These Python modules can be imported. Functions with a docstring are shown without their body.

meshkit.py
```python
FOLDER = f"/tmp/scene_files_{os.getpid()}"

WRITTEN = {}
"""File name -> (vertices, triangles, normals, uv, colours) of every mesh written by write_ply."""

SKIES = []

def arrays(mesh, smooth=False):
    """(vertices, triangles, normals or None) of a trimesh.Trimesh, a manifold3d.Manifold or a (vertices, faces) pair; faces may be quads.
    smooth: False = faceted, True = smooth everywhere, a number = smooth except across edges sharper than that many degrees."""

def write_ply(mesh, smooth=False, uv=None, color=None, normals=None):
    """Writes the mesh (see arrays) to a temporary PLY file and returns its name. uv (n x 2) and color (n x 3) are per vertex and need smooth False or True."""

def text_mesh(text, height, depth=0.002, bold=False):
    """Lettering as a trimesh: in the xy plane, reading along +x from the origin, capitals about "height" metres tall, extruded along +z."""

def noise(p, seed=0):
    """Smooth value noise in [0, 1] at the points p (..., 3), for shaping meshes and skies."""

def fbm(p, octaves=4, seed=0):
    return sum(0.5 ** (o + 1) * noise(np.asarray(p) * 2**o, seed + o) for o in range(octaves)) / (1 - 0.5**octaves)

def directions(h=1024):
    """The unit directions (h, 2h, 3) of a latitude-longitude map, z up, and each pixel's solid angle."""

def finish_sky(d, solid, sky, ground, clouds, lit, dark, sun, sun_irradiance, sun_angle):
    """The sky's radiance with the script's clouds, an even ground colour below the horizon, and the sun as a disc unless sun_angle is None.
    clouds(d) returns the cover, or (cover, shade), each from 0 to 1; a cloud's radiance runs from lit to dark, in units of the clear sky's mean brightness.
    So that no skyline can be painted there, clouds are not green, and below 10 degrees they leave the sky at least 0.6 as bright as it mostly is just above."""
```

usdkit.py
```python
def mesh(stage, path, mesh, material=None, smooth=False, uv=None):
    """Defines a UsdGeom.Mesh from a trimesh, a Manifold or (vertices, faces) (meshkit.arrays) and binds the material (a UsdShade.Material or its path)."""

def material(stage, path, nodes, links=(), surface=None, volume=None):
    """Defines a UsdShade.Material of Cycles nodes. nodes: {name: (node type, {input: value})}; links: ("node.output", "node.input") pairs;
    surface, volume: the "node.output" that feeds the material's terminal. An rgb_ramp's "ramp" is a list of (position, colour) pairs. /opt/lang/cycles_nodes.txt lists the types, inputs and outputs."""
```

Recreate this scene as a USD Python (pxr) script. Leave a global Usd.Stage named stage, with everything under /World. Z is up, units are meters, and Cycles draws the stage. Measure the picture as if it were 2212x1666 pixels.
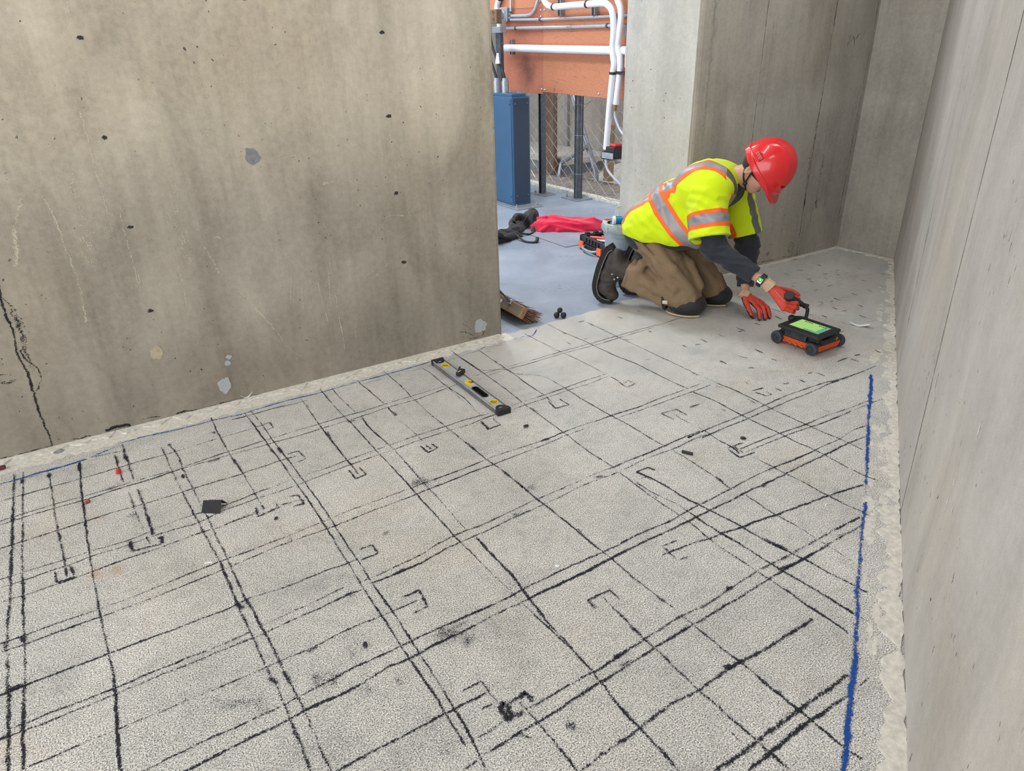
import math, numpy as np, trimesh, manifold3d as m3, usdkit, meshkit
from pxr import Usd, UsdGeom, UsdLux, UsdShade, Gf, Sdf, Vt
from shapely.geometry import Polygon, Point, LineString, box as sbox
from shapely import affinity
from shapely.ops import unary_union

stage = Usd.Stage.CreateInMemory()
UsdGeom.SetStageUpAxis(stage, UsdGeom.Tokens.z)
UsdGeom.SetStageMetersPerUnit(stage, 1.0)
UsdGeom.Xform.Define(stage, '/World')
UsdGeom.Scope.Define(stage, '/World/Looks')
PI = math.pi

# ---------------------------------------------------------------- camera, lights, exposure
# x runs along the long wall, y through it into the next room, z up; the wall's face is y = 0 and the doorway's left edge x = 0
CAM = (-1.815, -3.055, 1.40)
RIGHT, DOWN, FWD = (0.846819, -0.531286, -0.025161), (-0.25022, -0.356191, -0.900288), (0.469348, 0.768677, -0.434567)
cam = UsdGeom.Camera.Define(stage, '/World/camera')
cam.AddTransformOp().Set(Gf.Matrix4d(*RIGHT, 0, *[-v for v in DOWN], 0, *[-v for v in FWD], 0, *CAM, 1))
cam.CreateHorizontalApertureAttr(36.0)
cam.CreateVerticalApertureAttr(36.0 * 1666 / 2212)
cam.CreateFocalLengthAttr(1506.0 / 2212 * 36.0)
cam.CreateClippingRangeAttr(Gf.Vec2f(0.02, 100))
cam.CreateExposureAttr(0.0)

dome = UsdLux.DomeLight.Define(stage, '/World/ambient_light')      # what the unseen rest of the bright building sends in
dome.CreateIntensityAttr(1.12)
dome.CreateColorAttr(Gf.Vec3f(0.99, 0.997, 1.0))


def rect(name, at, w, h, power, color, tilt=(0, 0, 0)):
    l = UsdLux.RectLight.Define(stage, '/World/' + name)
    l.CreateWidthAttr(w), l.CreateHeightAttr(h), l.CreateIntensityAttr(power), l.CreateColorAttr(Gf.Vec3f(*color))
    l.AddTranslateOp().Set(Gf.Vec3d(*at)), l.AddRotateXYZOp().Set(Gf.Vec3f(*tilt))


rect('ceiling_lamp', (-0.6, -0.50, 2.75), 2.2, 0.15, 16.0, (1.0, 0.997, 0.985))
rect('ceiling_lamp_001', (1.35, -0.75, 2.75), 1.2, 0.4, 9.0, (1.0, 0.997, 0.985))  # added and unseen: fills the dark far corner, no fixture known there
rect('ceiling_lamp_002', (-0.9, -2.2, 2.75), 1.2, 0.5, 4.5, (1.0, 0.997, 0.985))
rect('back_room_lamp', (0.75, 1.9, 2.85), 0.5, 1.4, 30.0, (0.90, 0.95, 1.0))
rect('back_room_lamp_001', (1.6, 4.2, 2.85), 0.5, 1.4, 18.0, (0.90, 0.95, 1.0))
rect('back_room_lamp_002', (3.6, 3.3, 2.6), 0.4, 1.2, 16.0, (0.93, 0.96, 1.0))


# ---------------------------------------------------------------- materials
def lin(r, g, b):
    return tuple((c / 255 / 12.92) if c / 255 < 0.04045 else ((c / 255 + 0.055) / 1.055) ** 2.4 for c in (r, g, b))


class Net:
    """A node graph in the making: add() returns the node's name, keyword arguments are its links."""
    def __init__(s):
        s.n, s.l = {}, []

    def add(s, kind, inputs=None, **links):
        name = 'n%d' % len(s.n)
        s.n[name] = (kind, inputs or {})
        s.l += [(v, f'{name}.{k}') for k, v in links.items()]
        return name

    def math(s, op, a, b=None, c=None, clamp=False):
        ins, ln = {'math_type': op, 'use_clamp': clamp}, {}
        for k, v in (('value1', a), ('value2', b), ('value3', c)):
            if isinstance(v, str):
                ln[k] = v
            elif v is not None:
                ins[k] = float(v)
        return s.add('math', ins, **ln) + '.value'

    def noise(s, vec, scale, detail=3.0, rough=0.55, dist=0.0):
        return s.add('noise_texture', {'scale': scale, 'detail': detail, 'roughness': rough, 'distortion': dist}, vector=vec) + '.fac'

    def mapped(s, vec, scale=(1, 1, 1), rot=(0, 0, 0)):
        return s.add('mapping', {'scale': scale, 'rotation': rot}, vector=vec) + '.vector'

    def ramp(s, fac, stops):
        return s.add('rgb_ramp', {'ramp': stops}, fac=fac) + '.color'

    def mix(s, fac, a, b, kind='mix'):
        ins, ln = {'mix_type': kind}, {}
        for k, v in (('fac', fac), ('color1', a), ('color2', b)):
            if isinstance(v, str):
                ln[k] = v
            else:
                ins[k] = v
        return s.add('mix', ins, **ln) + '.color'

    def step(s, v, lo, hi):
        return s.add('map_range', {'range_type': 'smoothstep', 'from_min': lo, 'from_max': hi, 'to_min': 0.0, 'to_max': 1.0, 'clamp': True}, value=v) + '.result'

    def done(s, name, surface):
        return usdkit.material(stage, '/World/Looks/' + name, s.n, s.l, surface=surface)


def surface(name, color, rough=0.5, metal=0.0, bump=0.0, scale=40.0, vary=0.0, coat=0.0, spec=0.5, sheen=0.0, stretch=(1, 1, 1), trans=0.0, space='object', detail=4.0):
    """A plain procedural surface: one colour, broken up by noise in tone and relief."""
    g = Net()
    tc = g.add('texture_coordinate')
    v = g.mapped(tc + '.' + space, scale=stretch)
    f = g.noise(v, scale, detail)
    ins = {'base_color': color, 'roughness': rough, 'metallic': metal, 'coat_weight': coat, 'specular_ior_level': spec, 'sheen_weight': sheen, 'transmission_weight': trans}
    p = g.add('principled_bsdf', ins)
    if vary:
        lo, hi = tuple(c * (1 - vary) for c in color), tuple(min(1, c * (1 + vary)) for c in color)
        g.l.append((g.ramp(f, [(0.3, lo), (0.7, hi)]), p + '.base_color'))
    if bump:
        b = g.add('bump', {'strength': 1.0, 'distance': bump}, height=f)
        g.l.append((b + '.normal', p + '.normal'))
    return g.done(name, p + '.BSDF')


def concrete(name, dark, light, turn=0.0, streak=0.5, holes=0.5, band=None, hole_stretch=1.0, seed=0.0):
    """Cast wall: clouds, runs down the face, bug holes, fine sand."""
    g = Net()
    pos = g.add('geometry') + '.position'
    P = g.add('mapping', {'rotation': (0, 0, -turn), 'location': (seed, seed, 0)}, vector=pos) + '.vector'
    cloud = g.noise(g.mapped(P, (1.5, 1.5, 0.8)), 1.5, 5, 0.6, 0.6)
    run = g.noise(g.mapped(P, (9, 9, 0.55)), 1.0, 4, 0.65)
    run2 = g.noise(g.mapped(P, (42, 42, 1.2)), 1.0, 3, 0.6)
    fine = g.noise(P, 38, 6, 0.7)
    sand = g.noise(P, 330, 2, 0.6)
    f = g.math('multiply_add', run, streak, g.math('multiply', cloud, 1.0))
    f = g.math('multiply_add', run2, streak * 0.35, f)
    f = g.math('multiply_add', fine, 0.45, f)
    mean = 0.5 * (1 + streak + 0.35 * streak + 0.45)
    f = g.math('subtract', f, mean - 0.5)
    col = g.ramp(f, [(0.2, dark), (0.5, tuple((a + b) / 2 for a, b in zip(dark, light))), (0.82, light)])
    warm = g.noise(P, 0.9, 3)
    col = g.mix(g.math('multiply', g.step(warm, 0.4, 0.7), 0.5), col, (0.96, 0.90, 0.80), 'multiply')
    if band:                                                       # tone steps: lift-line staining, and the left wall's light fading downward
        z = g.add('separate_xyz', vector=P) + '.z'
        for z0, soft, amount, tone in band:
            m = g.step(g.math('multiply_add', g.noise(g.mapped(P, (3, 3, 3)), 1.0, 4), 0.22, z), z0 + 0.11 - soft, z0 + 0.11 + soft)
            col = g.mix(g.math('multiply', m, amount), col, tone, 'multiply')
    col = g.mix(0.28, col, g.ramp(sand, [(0.3, (0.55, 0.55, 0.55)), (0.7, (1.2, 1.2, 1.2))]), 'multiply')
    hp = g.add('mix_vector', {'fac': 0.02}, a=g.mapped(P, (1, 1, hole_stretch)), b=g.add('noise_texture', {'scale': 60.0}, vector=P) + '.color') + '.result'
    h = None
    for sc, rad in ((17.0, 0.10), (46.0, 0.17)):
        vo = g.add('voronoi_texture', {'scale': sc}, vector=hp)
        r = g.add('separate_color', color=vo + '.color') + '.r'
        size = g.math('multiply', g.step(r, 1.0 - holes, 1.0), rad)
        m = g.step(g.math('subtract', size, vo + '.distance'), 0.0, 0.03)
        h = m if h is None else g.math('maximum', h, m)
    patch = g.step(g.noise(P, 1.7, 3), 0.38, 0.6)
    h = g.math('multiply', h, patch)
    col = g.mix(g.math('multiply', h, 0.88), col, (0.022, 0.021, 0.02))
    height = g.math('subtract', g.math('multiply_add', sand, 0.12, g.math('multiply', fine, 0.5)), g.math('multiply', h, 1.5))
    b = g.add('bump', {'strength': 0.8, 'distance': 0.0025}, height=height)
    p = g.add('principled_bsdf', {'roughness': 0.72, 'specular_ior_level': 0.3}, base_color=col, normal=b + '.normal')
    return g.done(name, p + '.BSDF')


def floor_concrete(name):
    g = Net()
    P = g.add('geometry') + '.position'
    sand = g.noise(P, 300, 2.5, 0.65)
    grit = g.noise(P, 95, 3, 0.6)
    cloud = g.noise(P, 2.6, 7, 0.68, 0.5)
    col = g.ramp(cloud, [(0.25, lin(172, 171, 168)), (0.42, lin(196, 195, 191)), (0.58, lin(206, 204, 200)), (0.78, lin(222, 220, 217))])
    hue = g.noise(g.mapped(P, (1.7, 1.7, 1)), 1.3, 3)
    col = g.mix(g.math('multiply', g.step(hue, 0.52, 0.72), 0.6), col, (1.0, 0.94, 0.87), 'multiply')
    col = g.mix(g.math('multiply', g.step(hue, 0.48, 0.3), 0.5), col, (0.95, 0.97, 0.98), 'multiply')
    col = g.mix(0.9, col, g.ramp(sand, [(0.34, (0.05, 0.05, 0.055)), (0.43, (0.46, 0.46, 0.46)), (0.495, (0.95, 0.95, 0.95)), (0.58, (1.16, 1.16, 1.16)), (0.65, (1.75, 1.75, 1.75))]), 'multiply')
    col = g.mix(0.35, col, g.ramp(grit, [(0.3, (0.62, 0.61, 0.6)), (0.55, (1.06, 1.06, 1.06))]), 'multiply')
    mid = g.noise(P, 26, 5, 0.65)
    col = g.mix(0.75, col, g.ramp(mid, [(0.3, (0.80, 0.80, 0.80)), (0.5, (1.0, 1.0, 0.995)), (0.7, (1.09, 1.085, 1.08))]), 'multiply')
    rub = g.math('multiply', g.step(g.noise(P, 3.3, 4, 0.6), 0.56, 0.75), g.step(g.noise(P, 190, 2), 0.5, 0.62))
    col = g.mix(g.math('multiply', rub, 0.65), col, (0.10, 0.10, 0.12))
    b = g.add('bump', {'strength': 0.6, 'distance': 0.0012}, height=g.math('multiply_add', grit, 0.6, sand))
    p = g.add('principled_bsdf', {'roughness': 0.85, 'specular_ior_level': 0.25}, base_color=col, normal=b + '.normal')
    return g.done(name, p + '.BSDF')


def painted_floor(name):
    g = Net()
    P = g.add('geometry') + '.position'
    cloud = g.noise(P, 2.2, 5, 0.6, 0.5)
    col = g.ramp(cloud, [(0.3, lin(136, 147, 163)), (0.55, lin(154, 165, 181)), (0.75, lin(172, 181, 194))])
    worn = g.math('multiply', g.step(g.noise(P, 3.0, 3), 0.5, 0.68), g.step(g.noise(g.mapped(P, (1, 0.55, 1)), 48, 4, 0.6), 0.56, 0.64))
    col = g.mix(g.math('multiply', worn, 0.55), col, lin(92, 99, 116))
    fl = g.step(g.noise(P, 90, 2), 0.74, 0.78)
    col = g.mix(fl, col, lin(215, 218, 222))
    b = g.add('bump', {'strength': 0.5, 'distance': 0.002}, height=g.noise(P, 60, 5, 0.6))
    p = g.add('principled_bsdf', {'roughness': 0.42, 'specular_ior_level': 0.4}, base_color=col, normal=b + '.normal')
    return g.done(name, p + '.BSDF')


def crayon(name, color):
    """Wax on rough concrete: the ribbon's st holds (pressure, place across); the wax stays on the high grains."""
    g = Net()
    P = g.add('geometry') + '.position'
    uv = g.add('separate_xyz', vector=g.add('texture_coordinate') + '.uv')
    grain = g.noise(P, 290, 2, 0.6)
    broad = g.noise(P, 22, 2)
    across = g.math('power', g.math('absolute', uv + '.y'), 1.3)
    v = g.math('multiply', g.math('subtract', grain, 0.5), 2.1)
    v = g.math('add', v, g.math('multiply', g.math('subtract', broad, 0.5), 0.8))
    v = g.math('add', v, uv + '.x')
    v = g.math('subtract', v, g.math('multiply', across, 0.72))
    m = g.step(v, 0.24, 0.46)
    d = g.add('principled_bsdf', {'base_color': color, 'roughness': 0.7, 'specular_ior_level': 0.2})
    t = g.add('transparent_bsdf', {'color': (1, 1, 1)})
    x = g.add('mix_closure', {}, fac=m, closure1=t + '.BSDF', closure2=d + '.BSDF')
    return g.done(name, x + '.closure')


# ---------------------------------------------------------------- shapes and prims
taken = {}


def numbered(parent, name):
    k = taken.get((parent, name), -1) + 1
    taken[parent, name] = k
    return f'{parent}/{name}' + ('_%03d' % k if k else '')


def say(prim, label=None, cat=None, group=None, kind=None):
    for k, v in (('label', label), ('category', cat), ('group', group), ('kind', kind)):
        if v:
            prim.SetCustomDataByKey(k, v)
    return prim


def path_of(parent):
    return '/World' if parent is None else str(parent.GetPath())


def thing(name, label=None, cat=None, at=(0, 0, 0), rz=0.0, group=None, kind=None, parent=None):
    x = UsdGeom.Xform.Define(stage, numbered(path_of(parent), name))
    if any(at) or rz:
        x.AddTranslateOp().Set(Gf.Vec3d(*at))
        x.AddRotateZOp().Set(rz)
    return say(x.GetPrim(), label, cat, group, kind)


def part(name, mesh, mat, parent=None, smooth=35, uv=None, label=None, cat=None, group=None, kind=None):
    m = usdkit.mesh(stage, numbered(path_of(parent), name), mesh, mat, smooth=smooth, uv=uv)
    return say(m.GetPrim(), label, cat, group, kind)


def cat_(*ms):
    return trimesh.util.concatenate([m for m in ms])


def box(c, s, rz=0.0, bev=0.0):
    """A box at centre c, size s, its edges chamfered by bev."""
    if bev > 0:
        b = min(bev, min(s) * 0.45)
        h = np.array(s) / 2
        pts = []
        for sx in (-1, 1):
            for sy in (-1, 1):
                for sz in (-1, 1):
                    k = np.array([sx, sy, sz])
                    for ax in range(3):
                        q = h - b
                        q[ax] = h[ax]
                        pts.append(k * q)
        m = trimesh.convex.convex_hull(np.array(pts))
    else:
        m = trimesh.creation.box(s)
    if rz:
        m.apply_transform(trimesh.transformations.rotation_matrix(rz, [0, 0, 1]))
    m.apply_translation(c)
    return m


def box2(a, b, bev=0.0):
    a, b = np.array(a, float), np.array(b, float)
    return box((a + b) / 2, np.abs(b - a), 0, bev)


def rod(a, b, r, r2=None, n=16):
    return tube([a, b], [r, r if r2 is None else r2], n)


def tube(pts, r, n=12, cap=True):
    """A swept round tube through pts with radius r (a number or one per point)."""
    p = np.asarray(pts, float)
    r = np.broadcast_to(np.asarray(r, float), (len(p),))
    t = np.gradient(p, axis=0)
    t /= np.linalg.norm(t, axis=1, keepdims=True) + 1e-12
    a = np.cross(t[0], [0, 0, 1.0] if abs(t[0][2]) < 0.9 else [1.0, 0, 0])
    a /= np.linalg.norm(a)
    A = []
    for k in range(len(p)):
        a = a - t[k] * np.dot(a, t[k])
        a /= np.linalg.norm(a)
        A.append(a)
    A = np.array(A)
    B = np.cross(t, A)
    w = np.arange(n) * 2 * PI / n
    v = (p[:, None] + r[:, None, None] * (np.cos(w)[None, :, None] * A[:, None] + np.sin(w)[None, :, None] * B[:, None])).reshape(-1, 3)
    f = []
    for k in range(len(p) - 1):
        for i in range(n):
            j = (i + 1) % n
            f += [(k * n + i, k * n + j, (k + 1) * n + j), (k * n + i, (k + 1) * n + j, (k + 1) * n + i)]
    if cap:
        c0, c1 = len(v), len(v) + 1
        v = np.vstack([v, p[0], p[-1]])
        e = (len(p) - 1) * n
        for i in range(n):
            j = (i + 1) % n
            f += [(c0, j, i), (c1, e + i, e + j)]
    return trimesh.Trimesh(v, f, process=False)


def curve(pts, step=0.02):
    """A smooth polyline through pts (Catmull-Rom)."""
    p = np.asarray(pts, float)
    q = np.vstack([2 * p[0] - p[1], p, 2 * p[-1] - p[-2]])
    out = []
    for k in range(1, len(q) - 2):
        n = max(2, int(np.linalg.norm(q[k + 1] - q[k]) / step))
        for t in np.arange(n) / n:
            out.append(0.5 * (2 * q[k] + (q[k + 1] - q[k - 1]) * t + (2 * q[k - 1] - 5 * q[k] + 4 * q[k + 1] - q[k + 2]) * t * t + (3 * q[k] - q[k - 1] - 3 * q[k + 1] + q[k + 2]) * t ** 3))
    return np.vstack([out, p[-1]])


def lathe(profile, n=40, at=(0, 0, 0)):
    """profile: (r, z) pairs from bottom to top, turned about z."""
    m = trimesh.creation.revolve(np.asarray(profile, float), sections=n)
    m.apply_translation(at)
    return m


def aim(m, d, at=(0, 0, 0)):
    """Turns a mesh built along +z towards d and moves it."""
    m.apply_transform(trimesh.geometry.align_vectors([0, 0, 1], np.asarray(d, float) / np.linalg.norm(d)))
    m.apply_translation(at)
    return m


def slab(poly, z0, z1):
    ms = []
    for g in getattr(poly, 'geoms', [poly]):
        m = trimesh.creation.extrude_polygon(g, z1 - z0, engine='earcut')
        m.apply_translation((0, 0, z0))
        ms.append(m)
    return cat_(*ms)


def ribbon(pts, width, press, lift, rng, plane='z', step=0.02, ragged=0.12, soft=True):
    """A flat stroke on a surface: returns (mesh, st). pts are 2-D places on the plane ('z': x, y on the floor; 'y': x, z on the wall)."""
    p = np.asarray(pts, float)
    d = np.r_[0, np.cumsum(np.linalg.norm(np.diff(p, axis=0), axis=1))]
    n = max(3, int(d[-1] / step) + 1)
    s = np.linspace(0, d[-1], n)
    q = np.stack([np.interp(s, d, p[:, 0]), np.interp(s, d, p[:, 1])], 1)
    k = np.array([0.25, 0.5, 0.25])
    if n > 6 and soft:
        for _ in range(2):
            q[1:-1] = 0.25 * q[:-2] + 0.5 * q[1:-1] + 0.25 * q[2:]
    t = np.gradient(q, axis=0)
    t /= np.linalg.norm(t, axis=1, keepdims=True) + 1e-12
    nn = np.stack([-t[:, 1], t[:, 0]], 1)
    q = q + nn * (rng.normal(0, width * ragged, n))[:, None]
    w = width * (0.85 + 0.3 * rng.random(n))
    pr = press + 0.10 * np.interp(np.arange(n), np.arange(0, n + 8, 8), rng.normal(0, 1, len(np.arange(0, n + 8, 8))))
    pr[0] -= 0.12
    pr[-1] -= 0.12
    v2 = np.stack([q - nn * w[:, None], q, q + nn * w[:, None]], 1).reshape(-1, 2)
    st = np.stack([np.repeat(pr, 3), np.tile([-1.0, 0.0, 1.0], n)], 1)
    f = []
    for i in range(n - 1):
        for j in (0, 1):
            a = 3 * i + j
            f += [(a, a + 3, a + 4), (a, a + 4, a + 1)]
    v = np.column_stack([v2, np.full(len(v2), lift)]) if plane == 'z' else np.column_stack([v2[:, 0], np.full(len(v2), lift), v2[:, 1]])
    return (v, np.array(f)[:, ::-1] if plane == 'z' else np.array(f)), st


def iso(f, lo, hi, h):
    """The zero surface of the distance-like field f(points) as a mesh (surface nets), looked for only near where a coarse pass finds it."""
    lo, hi = np.array(lo, float), np.array(hi, float)
    n = (np.ceil((hi - lo) / h / 4).astype(int)) * 4 + 1
    ax = [lo[k] + h * np.arange(n[k]) for k in range(3)]
    def at(a, b, c):
        g = np.stack(np.meshgrid(a, b, c, indexing='ij'), -1)
        return f(g.reshape(-1, 3)).reshape(g.shape[:3])
    C = at(*[a[::4] for a in ax])
    F = C.repeat(4, 0).repeat(4, 1).repeat(4, 2)[:n[0], :n[1], :n[2]].copy()
    near = np.abs(C) < 4 * h * 2.6
    m = near.copy()
    for k in range(3):
        m |= np.roll(near, 1, k) | np.roll(near, -1, k)
    M = m.repeat(4, 0).repeat(4, 1).repeat(4, 2)[:n[0], :n[1], :n[2]]
    ii = np.argwhere(M)
    F[M] = f(lo + h * ii)
    S = F < 0
    off = [(i, j, k) for i in (0, 1) for j in (0, 1) for k in (0, 1)]
    cell = lambda A, o: A[o[0]:n[0] - 1 + o[0], o[1]:n[1] - 1 + o[1], o[2]:n[2] - 1 + o[2]]
    cnt = sum(cell(S, o).astype(np.int8) for o in off)
    act = (cnt > 0) & (cnt < 8)
    ids = np.full(act.shape, -1)
    ca = np.argwhere(act)
    ids[act] = np.arange(len(ca))
    acc, num = np.zeros((len(ca), 3)), np.zeros(len(ca))
    for a in off:
        for k in range(3):
            if a[k] == 0:
                b = list(a)
                b[k] = 1
                fa, fb = F[tuple((ca + a).T)], F[tuple((ca + b).T)]
                x = (fa < 0) != (fb < 0)
                t = np.where(x, fa / np.where(x, fa - fb, 1), 0)
                p = np.array(a, float)[None].repeat(len(ca), 0)
                p[:, k] += t
                acc += p * x[:, None]
                num += x
    v = lo + h * (ca + acc / np.maximum(num, 1)[:, None])
    fs = []
    for k in range(3):
        a, b = (k + 1) % 3, (k + 2) % 3
        s0, s1 = np.take(S, range(n[k] - 1), k), np.take(S, range(1, n[k]), k)
        e = np.argwhere(s0 != s1)
        e = e[(e[:, a] > 0) & (e[:, b] > 0) & (e[:, a] < n[a] - 1) & (e[:, b] < n[b] - 1)]
        flip = s0[tuple(e.T)]
        def cid(da, db):
            q = e.copy()
            q[:, a] -= da
            q[:, b] -= db
            return ids[tuple(q.T)]
        q = np.stack([cid(1, 1), cid(0, 1), cid(0, 0), cid(1, 0)], 1)
        q[~flip] = q[~flip][:, ::-1]
        fs += [q[:, [0, 1, 2]], q[:, [0, 2, 3]]]
    return trimesh.Trimesh(v, np.vstack(fs), process=False)


def smin(a, b, k):
    h = np.clip(0.5 + 0.5 * (b - a) / k, 0, 1)
    return b + (a - b) * h - k * h * (1 - h)


def capsule(p, a, b, ra, rb):
    """Distance to a round cone from a (radius ra) to b (radius rb), nearly."""
    a, b = np.asarray(a, float), np.asarray(b, float)
    d = b - a
    t = np.clip((p - a) @ d / (d @ d), 0, 1)
    return np.linalg.norm(p - a - t[:, None] * d, axis=1) - (ra + (rb - ra) * t)


def ellipsoid(p, c, r, axes=None):
    q = p - np.asarray(c, float)
    if axes is not None:
        q = q @ np.asarray(axes, float).T
    r = np.asarray(r, float)
    k0 = np.linalg.norm(q / r, axis=1)
    k1 = np.linalg.norm(q / (r * r), axis=1)
    return k0 * (k0 - 1) / np.maximum(k1, 1e-9)


def blend(p, parts, k):
    d = None
    for s in parts:
        x = capsule(p, *s) if len(s) == 4 else ellipsoid(p, *s)
        d = x if d is None else smin(d, x, k)
    return d


def ridges(p, scale, seed, sharp=1.0):
    n = meshkit.noise(p * np.asarray(scale, float), seed)
    return (1 - np.abs(2 * n - 1) * sharp)


def smoothed(m, n=4):
    """Shrink-free smoothing (alternating steps), no vertex moving far."""
    v, e = m.vertices.copy(), m.edges_unique
    num = np.bincount(e.ravel(), minlength=len(v)).clip(1)[:, None]
    far = 0.6 * np.median(np.linalg.norm(v[e[:, 0]] - v[e[:, 1]], axis=1))
    for k in range(2 * n):
        acc = np.stack([np.bincount(np.r_[e[:, 0], e[:, 1]], np.r_[v[e[:, 1], c], v[e[:, 0], c]], len(v)) for c in range(3)], 1)
        v = v + (0.5 if k % 2 == 0 else -0.52) * (acc / num - v)
    d = v - m.vertices
    l = np.linalg.norm(d, axis=1, keepdims=True)
    return trimesh.Trimesh(m.vertices + d * np.minimum(1, far / np.maximum(l, 1e-9)), m.faces, process=False)


# ---------------------------------------------------------------- the setting
WALL_A = concrete('wall_concrete', lin(108, 102, 91), lin(168, 162, 150), streak=0.36, holes=0.24, band=[(0.35, 0.30, 0.9, (1.34, 1.33, 1.33)), (1.02, 0.26, 0.9, (1.42, 1.41, 1.38))])  # bands mix lift-line staining with light from above put into the colour
WALL_B = concrete('jamb_concrete', lin(156, 157, 153), lin(204, 204, 200), streak=0.35, holes=0.22, turn=PI / 2)
WALL_C = concrete('far_wall_concrete', lin(140, 136, 129), lin(194, 190, 182), streak=0.45, holes=0.12, seed=3.0, band=[(1.08, 0.05, 0.45, (0.8, 0.79, 0.78))])
RWANG = math.atan2(-2.255, -3.591)
WALL_D = concrete('right_wall_concrete', lin(160, 157, 153), lin(203, 200, 197), turn=RWANG, streak=0.3, holes=0.75, hole_stretch=0.4, seed=7.0)
FLOOR = floor_concrete('floor_concrete')
PAINT = painted_floor('painted_floor')
GROUT = surface('grout', lin(208, 204, 195), 0.9, bump=0.0022, scale=60, vary=0.2, space='object', detail=6)
PALE = surface('pale_scar', lin(198, 190, 172), 0.85, vary=0.15, scale=80)
BLACKWAX, BLUEWAX = crayon('black_wax', (0.018, 0.018, 0.027)), crayon('blue_wax', lin(24, 72, 150))
SCRATCH, DARKCRACK = crayon('scratch', lin(196, 188, 168)), crayon('crack', (0.02, 0.019, 0.018))
SMEAR = crayon('grey_smear', lin(138, 138, 136))

rng = np.random.default_rng(5)
TOP = 2.9


def ragged_line(a, b, n, amp, rng):
    a, b = np.array(a, float), np.array(b, float)
    t = np.linspace(0, 1, n)[:, None]
    d = (b - a) / np.linalg.norm(b - a)
    off = np.convolve(rng.normal(0, 1, n + 4), [0.2, 0.6, 1, 0.6, 0.2], 'valid')[:n] * amp
    return a + (b - a) * t + np.array([-d[1], d[0]]) * off[:, None]


# floor: the rough slab, and the next room's painted floor a few millimetres below it
floor = thing('floor', kind='structure')
edge = [(-0.02, 0.0)] + [tuple(q) for q in ragged_line((0.0, -0.02), (1.40, 0.05), 90, 0.006, rng)] + [(1.40, 0.30), (3.4, 0.30)]
room = Polygon([(-4.5, 0.25)] + [(-0.02, 0.25)] + edge + [(3.4, -7.0), (-4.5, -7.0)])
part('slab', slab(room.buffer(0), -0.12, 0.0), FLOOR, floor, smooth=False)
part('painted_slab', box2((-3.0, -0.08, -0.12), (2.72, 6.5, -0.004)), PAINT, floor, smooth=False, label='blue-grey painted floor of the next room')

# left wall with its doorway edge; the face is roughened by its material, the bottom edge is broken
wl = thing('wall_left', kind='structure')
prof = Polygon([(-4.5, 0), (-0.02, 0), (-0.006, 0.004), (0, 0.018), (0, 0.60), (-0.02, 0.615), (-4.5, 0.615)])
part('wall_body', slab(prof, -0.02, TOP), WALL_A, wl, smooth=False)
wr = thing('wall_far', kind='structure')
prof = Polygon([(1.368, 0.068), (1.374, 0.055), (1.388, 0.05), (3.3, 0.05), (3.3, 0.675), (1.38, 0.675), (1.368, 0.665)])
part('wall_body', slab(prof, -0.02, TOP), WALL_C, wr, smooth=False)
part('jamb_face', box2((1.362, 0.066, -0.02), (1.3685, 0.668, TOP)), WALL_B, wr, smooth=False, label='pale end face of the wall beside the doorway')
part('wall_end', box2((2.978, -1.2, -0.02), (3.3, 0.06, TOP)), WALL_C, thing('wall_end', kind='structure'), smooth=False)
dR = np.array([math.cos(RWANG), math.sin(RWANG)])
nR = np.array([-dR[1], dR[0]])
q0 = np.array([2.975, -0.40]) - dR * 0.25
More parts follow.
